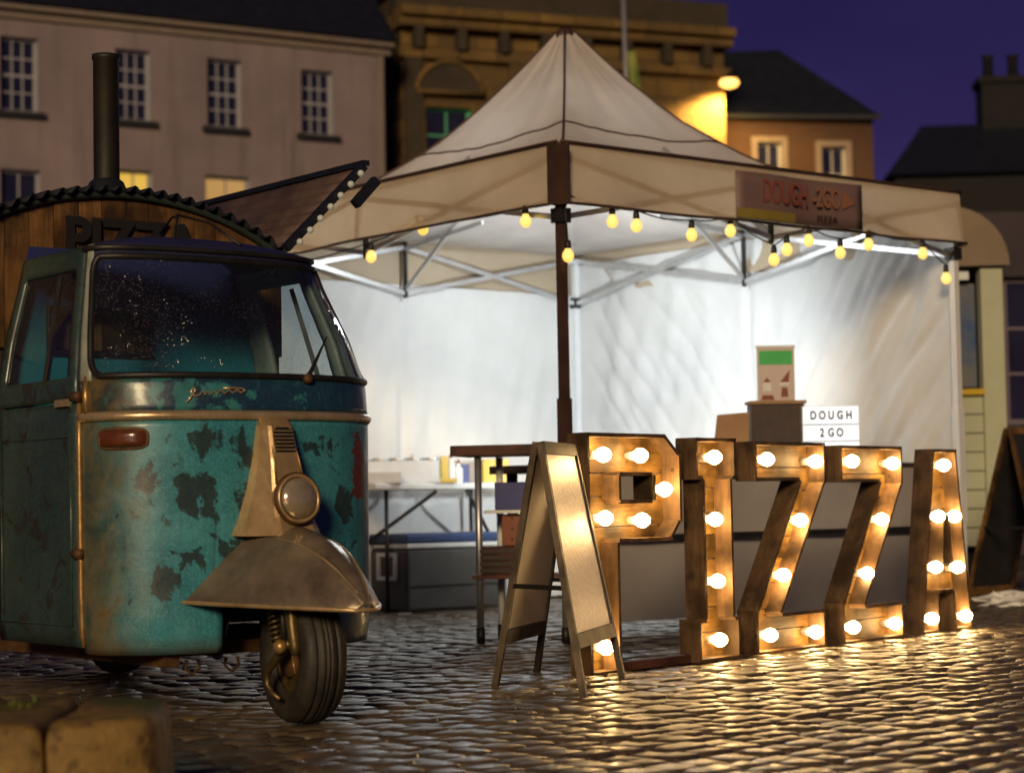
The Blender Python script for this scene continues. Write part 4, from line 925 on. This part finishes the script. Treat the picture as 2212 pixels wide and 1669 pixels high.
# lower front panel with wheel opening
def fp_(a, b): return cab(-90 + 180 * a, .215 + (.925 - .215) * b)
MB().grid(fp_, 72, 30, lambda a, b: not (abs(cab(-90 + 180 * a, .3)[0]) < .17 and .215 + .71 * b < .37)).build('front_panel', M['teal'], ape, True, solid=.006)
MB().grid(lambda a, b: cab(-90 + 180 * a, .945 + (1.055 - .945) * b), 64, 5).build('upper_panel', M['band'], ape, True, solid=.006)
tr = MB().grid(lambda a, b: cab(-90 + 180 * a, .920 + .030 * b, .004 + .010 * math.sin(math.pi * b)), 64, 4); tr.build('belt_trim', M['chrome'], ape, True, solid=.003)
# pillars, header, roof
for s in (-1, 1):
    MB().grid(lambda a, b: cab(s * (80 + 10 * a), 1.045 + (1.487 - 1.045) * b, .001), 5, 14).build('pillar', M['pillar'], ape, True, solid=.012)
MB().grid(lambda a, b: cab(-82 + 164 * a, 1.445 + .042 * b, .0005), 50, 3).build('header_panel', M['roof_navy'], ape, True, solid=.008)
def roof(a, b):     # a around from rear right, over the nose, to rear left; b rim -> centre
    rim = []
    if a < .2: k = a / .2; p = Vector((-.40, .60 - (.60 - .135) * k, 1.487))
    elif a > .8: k = (a - .8) / .2; p = Vector((.40, .135 + (.60 - .135) * k, 1.487))
    else: p = Vector(cab(-90 + 180 * (a - .2) / .6, 1.487, .018))
    c = Vector((0, .28, 1.487)); q = p + (c - p) * b; q.z = 1.480 + .062 * (1 - (1 - b) ** 2.4); return q
MB().grid(roof, 80, 9).build('roof', M['roof_navy'], ape, True, solid=.006)
MB().tube([roof(k / 60, 0) + Vector((0, 0, -.004)) for k in range(61)], .009, 8).build('drip_rail', M['steel_dark'], ape, True)
# windscreen and rubber
def ws(a, b): return cab(-80 + 160 * a, 1.058 + (1.447 - 1.058) * b, .004)
MB().grid(ws, 44, 14).build('windscreen', M['windscreen'], ape, True)
def rr_path():
    o = []; R_ = .10
    for cx_, cy_, a0 in ((1 - R_ * .55, 1 - R_ * 1.6, 0), (R_ * .55, 1 - R_ * 1.6, 90), (R_ * .55, R_ * 1.6, 180), (1 - R_ * .55, R_ * 1.6, 270)):
        for k in range(7):
            t = rad(a0 + 15 * k); o.append((cx_ + R_ * .55 * math.cos(t), cy_ + R_ * 1.6 * math.sin(t)))
    out = []
    for i in range(len(o)):
        a, b = o[i], o[(i + 1) % len(o)]; n = max(1, int(math.dist(a, b) / .06))
        for k in range(n): out.append((a[0] + (b[0] - a[0]) * k / n, a[1] + (b[1] - a[1]) * k / n))
    return out
MB().tube([cab(-80 + 160 * a, 1.058 + .389 * b, .006) for a, b in rr_path()], .011, 8, True).build('windscreen_rubber', M['black'], ape, True)
# sides (doors): near side s=-1 (image left), far side s=+1
def side(s, v, z, out=0.0):
    w, b, o = prof(z); return (s * (w + out), -(o + (-.60 - o) * v), z)     # v 0 at the corner, 1 at the back
for s, pm in ((-1, M['door']), (1, M['door'])):
    dr = MB().grid(lambda a, b: side(s, .03 + .97 * a, .235 + (.985 - .235) * b), 10, 14).build('door', pm, ape, True, solid=.01)
    ea = .90 if s < 0 else .74
    def keep(a, b): return not (.10 < a < ea and .14 < b < .86)
    MB().grid(lambda a, b: side(s, .03 + .97 * a, .99 + (1.485 - .99) * b), 20, 28, keep).build('window_frame', pm if s < 0 else M['pillar'], dr, True, solid=.02)
    MB().grid(lambda a, b: side(s, .12 + (ea - .12) * a, 1.04 + (1.43 - 1.04) * b), 4, 6).build('window', M['windscreen'] if s < 0 else M['pane'], dr, True)
    MB().tube([side(s, .115, z, .004) for z in (1.05, 1.2, 1.40)], .006, 6).build('window_seal', M['black'], dr, True)
    MB().bar(side(s, .42 if s < 0 else .30, 1.05), side(s, .38 if s < 0 else .28, 1.40), .016, .016).build('quarter_bar', M['steel_dark'], dr)
    mb = MB(); mb.tube([side(s, .10, .30, .006), side(s, .10, .88, .006), side(s, .95, .88, .006), side(s, .95, .30, .006)], .005, 6, True); mb.build('pressing', pm, dr, True)
    MB().bar(side(s, .10, .985, .012), side(s, .24, .985, .012), .014, .022).build('handle', M['chrome'], dr)
# near side hinge strip, hinges
MB().tube([side(-1, -.005, z, .006) for z in (.235, .27, .40, .55, .70, .85, .98)], [.006, .009, .010, .010, .010, .010, .008], 8).build('hinge_strip', M['brass'], ape, True)
for z in (.52, 1.0): MB().tube([side(-1, -.03, z, .012), side(-1, .04, z, .012)], .017, 8).build('hinge', M['rust'], ape, True)
MB().tube([cab(-84, z, .006) for z in (.95, 1.0, 1.06)], [.008, .012, .006], 8).build('pillar_bead', M['brass'], ape, True)
# cab back wall with a window, floor, seat, wheel well
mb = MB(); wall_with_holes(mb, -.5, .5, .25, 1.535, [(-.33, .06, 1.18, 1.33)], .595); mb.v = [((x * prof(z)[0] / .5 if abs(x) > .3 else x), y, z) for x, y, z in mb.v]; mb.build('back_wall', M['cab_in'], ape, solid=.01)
MB().tube([(-.33, .585, 1.18), (.06, .585, 1.18), (.06, .585, 1.33), (-.33, .585, 1.33)], .012, 8, True).build('rear_window_seal', M['steel_dark'], ape)
mb = MB(); mb.box((-.44, -.02, .228), (.44, .60, .245)); mb.build('floor', M['rust'], ape)
mb = MB(); mb.box((-.42, .34, .45), (.42, .58, .60)); mb.box((-.42, .50, .602), (.42, .58, .98)); mb.build('seat', M['black'], ape, bevel=.03)
mb = MB(); mb.tube([(0, -.20, .60), (0, -.02, 1.0)], .018, 8); mb.tube([(-.26, .0, 1.0), (-.1, -.03, 1.01), (.1, -.03, 1.01), (.26, .0, 1.0)], .013, 8); mb.build('handlebar', M['steel_dark'], ape, True)
mb = MB(); mb.grid(lambda a, b: (.165 * math.cos(math.pi * a), -.12 - .15 * b, .20 + .20 * math.sin(math.pi * a)), 12, 2); mb.build('wheel_well', M['black'], ape, True)
mb = MB(); mb.bar((-.32, -.06, .215), (.32, -.06, .215), .05, .04); mb.bar((-.30, -.2, .205), (-.30, 2.1, .205), .05, .06); mb.bar((.30, -.2, .206), (.30, 2.1, .206), .05, .06); mb.bar((-.185, -.24, .235), (-.185, -.05, .235), .05, .04); mb.build('chassis', M['rust'], ape)
for x in (-.21, -.07):
    MB().tube([(x - .02, -.16, .19), (x - .025, -.16, .165), (x, -.16, .145), (x + .025, -.16, .165), (x + .02, -.16, .19)], .005, 6).build('tie_hook', M['rust'], ape, True)
# nose column
lv = [(.925, .036, .052, .300, .325), (.90, .042, .060, .30, .352), (.80, .050, .074, .30, .38), (.70, .058, .098, .29, .40), (.62, .066, .125, .28, .425), (.565, .072, .150, .27, .45)]
def colp(i, k):
    z, w1, w2, v0, v1 = lv[i]; P = [(-w2, v0 - .03), (-w2 * .93, v0 + (v1 - v0) * .45), (-w1, v1 - .008), (-w1 * .8, v1), (w1 * .8, v1), (w1, v1 - .008), (w2 * .93, v0 + (v1 - v0) * .45), (w2, v0 - .03)][k]
    return (P[0], -P[1], z)
mb = MB(); mb.add([colp(i, k) for i in range(6) for k in range(8)], [(i * 8 + k, i * 8 + k + 1, i * 8 + k + 9, i * 8 + k + 8) for i in range(5) for k in range(7)] + [(7, 6, 5, 4, 3, 2, 1, 0)]); nc = mb.build('nose_column', M['column'], ape, False, solid=.004, bevel=.004)
gr = MB().prism([(-.034, -.377, .82), (.034, -.377, .82), (.034, -.362, .885), (.02, -.359, .897), (-.02, -.359, .897), (-.034, -.362, .885)], (0, -.002, 0), (0, .003, 0)).build('grille', M['black'], nc)
for k in range(6): MB().bar((-.033, -.379 + .0026 * k, .828 + .0115 * k), (.033, -.379 + .0026 * k, .828 + .0115 * k), .006, .0035).build('slat', M['column'], gr)
for s in (-1, 1): MB().tube([(s * .033, -.330, .92), (s * .044, -.382, .80), (s * .05, -.402, .72)], .003, 6).build('bead', M['brass'], nc, True)
# headlamp
HM = Matrix.Translation((0, -.40, .672)) @ Matrix.Rotation(rad(84), 4, 'X')       # +z forward
hl = MB().lathe([(.060, -.03), (.068, .02), (.074, .035), (.078, .045), (.074, .055), (.068, .057), (.064, .050)], 28, HM, False).build('headlamp', M['column'], ape, True)
MB().lathe([(.064, .050), (.060, .058), (.045, .067), (.025, .073), (.004, .075)], 28, HM, True).build('lens', M['lens'], hl, True)
MB().lathe([(.0755, .030), (.0815, .038), (.0815, .046), (.0755, .052)], 28, HM, False).build('rim', M['rust'], hl, True)
# front mudguard
fv = [.20, .28, .36, .44, .52, .59, .65, .705, .75, .785, .805]
fw_ = [.31, .285, .262, .236, .208, .178, .148, .116, .084, .054, .030]
fz = [.60, .60, .597, .590, .572, .545, .512, .472, .430, .392, .368]
def fend(a, b):
    i = min(int(b * 10), 9); k = b * 10 - i; L_ = lambda A: A[i] + (A[i + 1] - A[i]) * k
    w, zt, v = L_(fw_), L_(fz), L_(fv); q = 2 * a - 1; zb = .372 - .022 * b; e = 1.45 + .5 * b
    crease = .008 * math.exp(-((abs(q) - .34) / .05) ** 2)
    return (w * q, -(v + .012 * (1 - q * q)), zb + (zt - zb) * (1 - abs(q) ** e) + crease)
mg = MB().grid(fend, 40, 40).build('mudguard', M['bronze'], ape, True, solid=.005)
rim = [fend(0, k / 30) for k in range(31)] + [fend(1, 1 - k / 30) for k in range(31)]
MB().tube(rim, .007, 8).build('mudguard_lip', M['column'], mg, True)
for q in (.33, .67): MB().tube([Vector(fend(q, .28 + .62 * k / 20)) + Vector((0, 0, .002)) for k in range(21)], [.0015 + .0025 * math.sin(math.pi * k / 20) for k in range(21)], 6).build('crease', M['column'], mg, True)
# front wheel, steered a little towards the camera
WC = Matrix.Translation((0, -.46, .203)) @ Matrix.Rotation(rad(-9), 4, 'Z') @ Matrix.Rotation(rad(-90), 4, 'Y')
tp = [(.105, .034), (.122, .046), (.150, .054), (.172, .053), (.186, .048), (.194, .040), (.1985, .030), (.1985, .027), (.193, .026), (.193, .022), (.200, .021), (.2015, .010), (.2015, .008), (.195, .007), (.195, .003), (.2025, .002)]
tp = [(r, h * 1.32) for r, h in tp]; tp = tp + [(r, -h) for r, h in reversed(tp)]
wh = MB().lathe([(.108, -.036), (.112, -.040), (.112, -.030), (.095, -.022), (.085, -.012), (.06, -.006), (.06, .006), (.085, .012), (.095, .022), (.112, .03), (.112, .040), (.108, .036)], 30, WC).build('front_wheel', M['oily'], ape, True)
MB().lathe(tp, 48, WC, False).build('tyre', M['tyre'], wh, True)
MB().lathe([(.05, .0), (.062, .02), (.062, .052), (.03, .060), (.012, .075)], 20, WC).build('hub', M['rust'], wh, True)
# suspension on the near side: W(v, z) lies in the plane beside the wheel
def S(v, z, u=-.088): return (u - .014, -v, z)
sp = MB(); N = 90
A_, B_ = Vector(S(.455, .375)), Vector(S(.485, .248)); ax_ = (B_ - A_).normalized(); e1 = ax_.cross(Vector((1, 0, 0))).normalized(); e2 = ax_.cross(e1)
sp.tube([A_ + (B_ - A_) * (k / N) + (e1 * math.cos(k / N * 2 * math.pi * 8) + e2 * math.sin(k / N * 2 * math.pi * 8)) * .017 for k in range(N + 1)], .0042, 6).build('spring', M['oily'], ape, True)
MB().tube([S(.505, .40), S(.525, .245)], .009, 8).build('damper', M['steel_dark'], ape, True)
MB().tube([S(.54, .41, -.082), S(.555, .35, -.084), S(.565, .30, -.086), S(.578, .24, -.086), S(.58, .215, -.086)], [.02, .022, .019, .017, .012], 10).build('fork_leg', M['oily'], ape, True)
MB().tube([S(.575, .255, -.10), S(.545, .235, -.105), S(.50, .20, -.105), S(.452, .170, -.10), S(.438, .150, -.098), S(.440, .122, -.098), S(.465, .098, -.096), S(.50, .084, -.092)], [.012, .017, .013, .012, .011, .010, .009, .006], 8).build('trailing_arm', M['oily'], ape, True)
MB().lathe([(.022, 0), (.022, .02), (.010, .03)], 12, Matrix.Translation(S(.555, .242, -.112)) @ Matrix.Rotation(rad(-90), 4, 'Y')).build('pivot_bolt', M['brass'], ape, True)
MB().tube([S(.585, .215, -.1), S(.60, .165, -.1)], .003, 6).build('brake_cable', M['brass'], ape, True)
mb = MB(); mb.bar((0, -.46, .41), (0, -.36, .62), .06, .05); mb.bar((-.10, -.48, .405), (.10, -.48, .405), .05, .03); mb.build('fork_crown', M['rust'], ape)
# indicator, badge, wiper
def lensp(a, b):
    q, r = 2 * a - 1, 2 * b - 1; return cab(-61 + 13.0 * q, .866 + .027 * r, .002 + .024 * (1 - abs(q) ** 4) ** .5 * (1 - abs(r) ** 4) ** .5)
MB().grid(lensp, 16, 12).build('indicator', M['amber'], ape, True)
MB().tube([cab(-61 + 13.6 * math.copysign(abs(math.cos(t)) ** .5, math.cos(t)), .866 + .030 * math.copysign(abs(math.sin(t)) ** .5, math.sin(t)), .004) for t in [2 * math.pi * k / 32 for k in range(32)]], .005, 6, True).build('indicator_bezel', M['rust'], ape, True)
bp_ = [(-30.5, .973), (-28.5, .99), (-26.5, 1.012), (-27.5, 1.018), (-28.5, 1.005), (-27, .993), (-25, .996), (-24, 1.008), (-23, .997), (-22, 1.009), (-20.8, .997), (-19.5, 1.011), (-18.5, .999), (-17, 1.012), (-15.5, 1.0), (-14, 1.013), (-12.5, 1.003), (-11, 1.013), (-9.5, 1.004), (-8, 1.012), (-9, 1.018), (-12, 1.019), (-16, 1.018)]
MB().tube([cab(t, z, .007) for t, z in bp_], .0032, 6).build('script_badge', M['chrome'], ape, True)
w0, w1 = Vector(cab(13, 1.052, .012)), Vector(cab(34, 1.20, .016))
wp = MB().tube([w0, w0 + (w1 - w0) * .2, w1], [.011, .007, .0022], 8).build('wiper', M['steel_dark'], ape, True)
MB().lathe([(.016, -.006), (.016, .01), (.008, .016)], 12, Matrix.Translation(w0) @ Matrix.Rotation(rad(70), 4, 'X')).build('spindle', M['rust'], wp, True)
# wooden pizza body
VB = .66; HWB = .63
def arch(u): return 1.56 + .19 * max(0, 1 - abs(u / HWB) ** 2.0) ** .85
npl = 14
for k in range(npl):
    u0_, u1_ = -HWB + 2 * HWB * k / npl + .0015, -HWB + 2 * HWB * (k + 1) / npl - .0015; y0 = VB + random.uniform(-.003, .003)
    MB().hexa([(u0_, y0, 1.20), (u1_, y0, 1.20), (u1_, VB + .02, 1.20), (u0_, VB + .02, 1.20), (u0_, y0, arch(u0_)), (u1_, y0, arch(u1_)), (u1_, VB + .02, arch(u1_)), (u0_, VB + .02, arch(u0_))]).build('plank', M['gable_wood'], ape)
mb = MB(); mb.box((-HWB, VB + .021, .36), (HWB, VB + .04, 1.57)); mb.box((-HWB, VB + .041, .36), (-HWB + .02, 2.2, 1.57)); mb.box((HWB - .02, VB + .041, .36), (HWB, 2.2, 1.0)); mb.box((-HWB, 2.18, .36), (HWB, 2.2, 1.57)); mb.box((-HWB, VB + .041, .34), (HWB, 2.2, .359)); mb.build('body_box', M['dark_wood'], ape)
def corr(a, b):
    u = (-1.04 + 2.08 * a) * HWB; t = max(-1, min(1, u / HWB)); z = arch(u) + .012
    slope = -1 if u > 0 else 1
    return (u, VB - .05 + 1.62 * b, z + .011 * math.sin(a * 2 * math.pi * 24) - (.02 if abs(u) > HWB else 0))
MB().grid(corr, 190, 3).build('barrel_roof', M['slate'], ape, True, solid=.004)
MB().tube([(u, VB - .012, arch(u) - .006) for u in [(-1 + 2 * k / 40) * HWB for k in range(41)]], .014, 8).build('arch_trim', vary('dark_green_trim', (.018, .03, .026), (.03, .045, .038), 6), ape, True)
text_part('lettering', 'PIZZA', .20, M['blackprint'], ape, Matrix.Translation((.02, VB - .012, 1.575)) @ FRONT, .006, sx=.95, offset=.006)
cp = MB().lathe([(.046, 1.74), (.046, 2.245), (.050, 2.25), (.050, 2.265), (.040, 2.265), (.040, 1.75)], 20, Matrix.Translation((0.0, .80, 0)), False).build('stove_pipe', M['pipe'], ape, True)
MB().lathe([(.075, 1.775), (.06, 1.81), (.047, 1.82)], 18, Matrix.Translation((0.0, .80, 0)), False).build('flashing', M['slate'], cp, True)
# raised side hatch of corrugated sheet with fairy bulbs
def hatch(a, b):      # a along the van, b out and up
    return Vector((HWB + .02 + .35 * b, VB + 1.4 * a, 1.60 + .335 * b + .013 * math.sin(b * 2 * math.pi * 8)))
hm = MB().grid(hatch, 3, 70).build('side_hatch', vary('hatch_sheet', (.075, .048, .04), (.15, .10, .082), 8, (.3, .5), metal=.3, bump=.1), ape, True, solid=.005)
MB().bar(hatch(0, 0), hatch(0, 1), .03, .03).build('hatch_frame', M['slate'], hm); MB().bar(hatch(0, 1) + Vector((0, -.02, .01)), hatch(1, 1) + Vector((0, 0, .01)), .03, .02).build('hatch_frame', M['slate'], hm)
for k in range(7):
    p = hatch(0, .12 + .13 * k) + Vector((.006, -.025, -.012)); MB().lathe([(.004, -.013), (.011, -.007), (.013, 0), (.010, .009), (.004, .012)], 10, Matrix.Translation(p)).build('fairy_bulb', M['fairy'], hm, True)
MB().bar(hatch(0, .70) + Vector((.05, -.02, -.045)), hatch(0, .98) + Vector((.05, -.02, -.035)), .03, .035).build('hatch_bracket', M['slate'], hm)
mb = MB(); mb.tube([(HWB, VB + .6, 1.15), (HWB + .18, VB + .6, 1.76)], .008, 8); mb.build('hatch_stay', M['steel_dark'], hm, True)
for pts_ in ([(-.12, .1, 1.515), (-.02, .25, 1.62), (.04, .40, 1.64), (.06, .52, 1.60)], [(.10, .05, 1.51), (.07, .2, 1.60), (.06, .40, 1.65)], [(.27, .2, 1.50), (.36, .4, 1.56), (.42, .62, 1.60)]):
    MB().tube(pts_, .0045, 6).build('roof_wire', M['black'], ape, True)
# rear wheels, green flap
for s in (-1, 1):
    WR = Matrix.Translation((s * .52, 1.75, .203)) @ Matrix.Rotation(rad(-90), 4, 'Y')
    rw = MB().lathe([(.108, -.036), (.112, -.030), (.09, -.02), (.06, -.012), (.06, .012), (.09, .02), (.112, .03), (.108, .036)], 24, WR).build('rear_wheel', M['oily'], ape, True)
    MB().lathe(tp, 30, WR, False).build('tyre', M['tyre'], rw, True)
MB().grid(lambda a, b: (.505 + .01 * math.sin(b * 3), .12 + .16 * a, .36 + .40 * b), 4, 8).build('mud_flap', M['tarp'], ape, True, solid=.006)
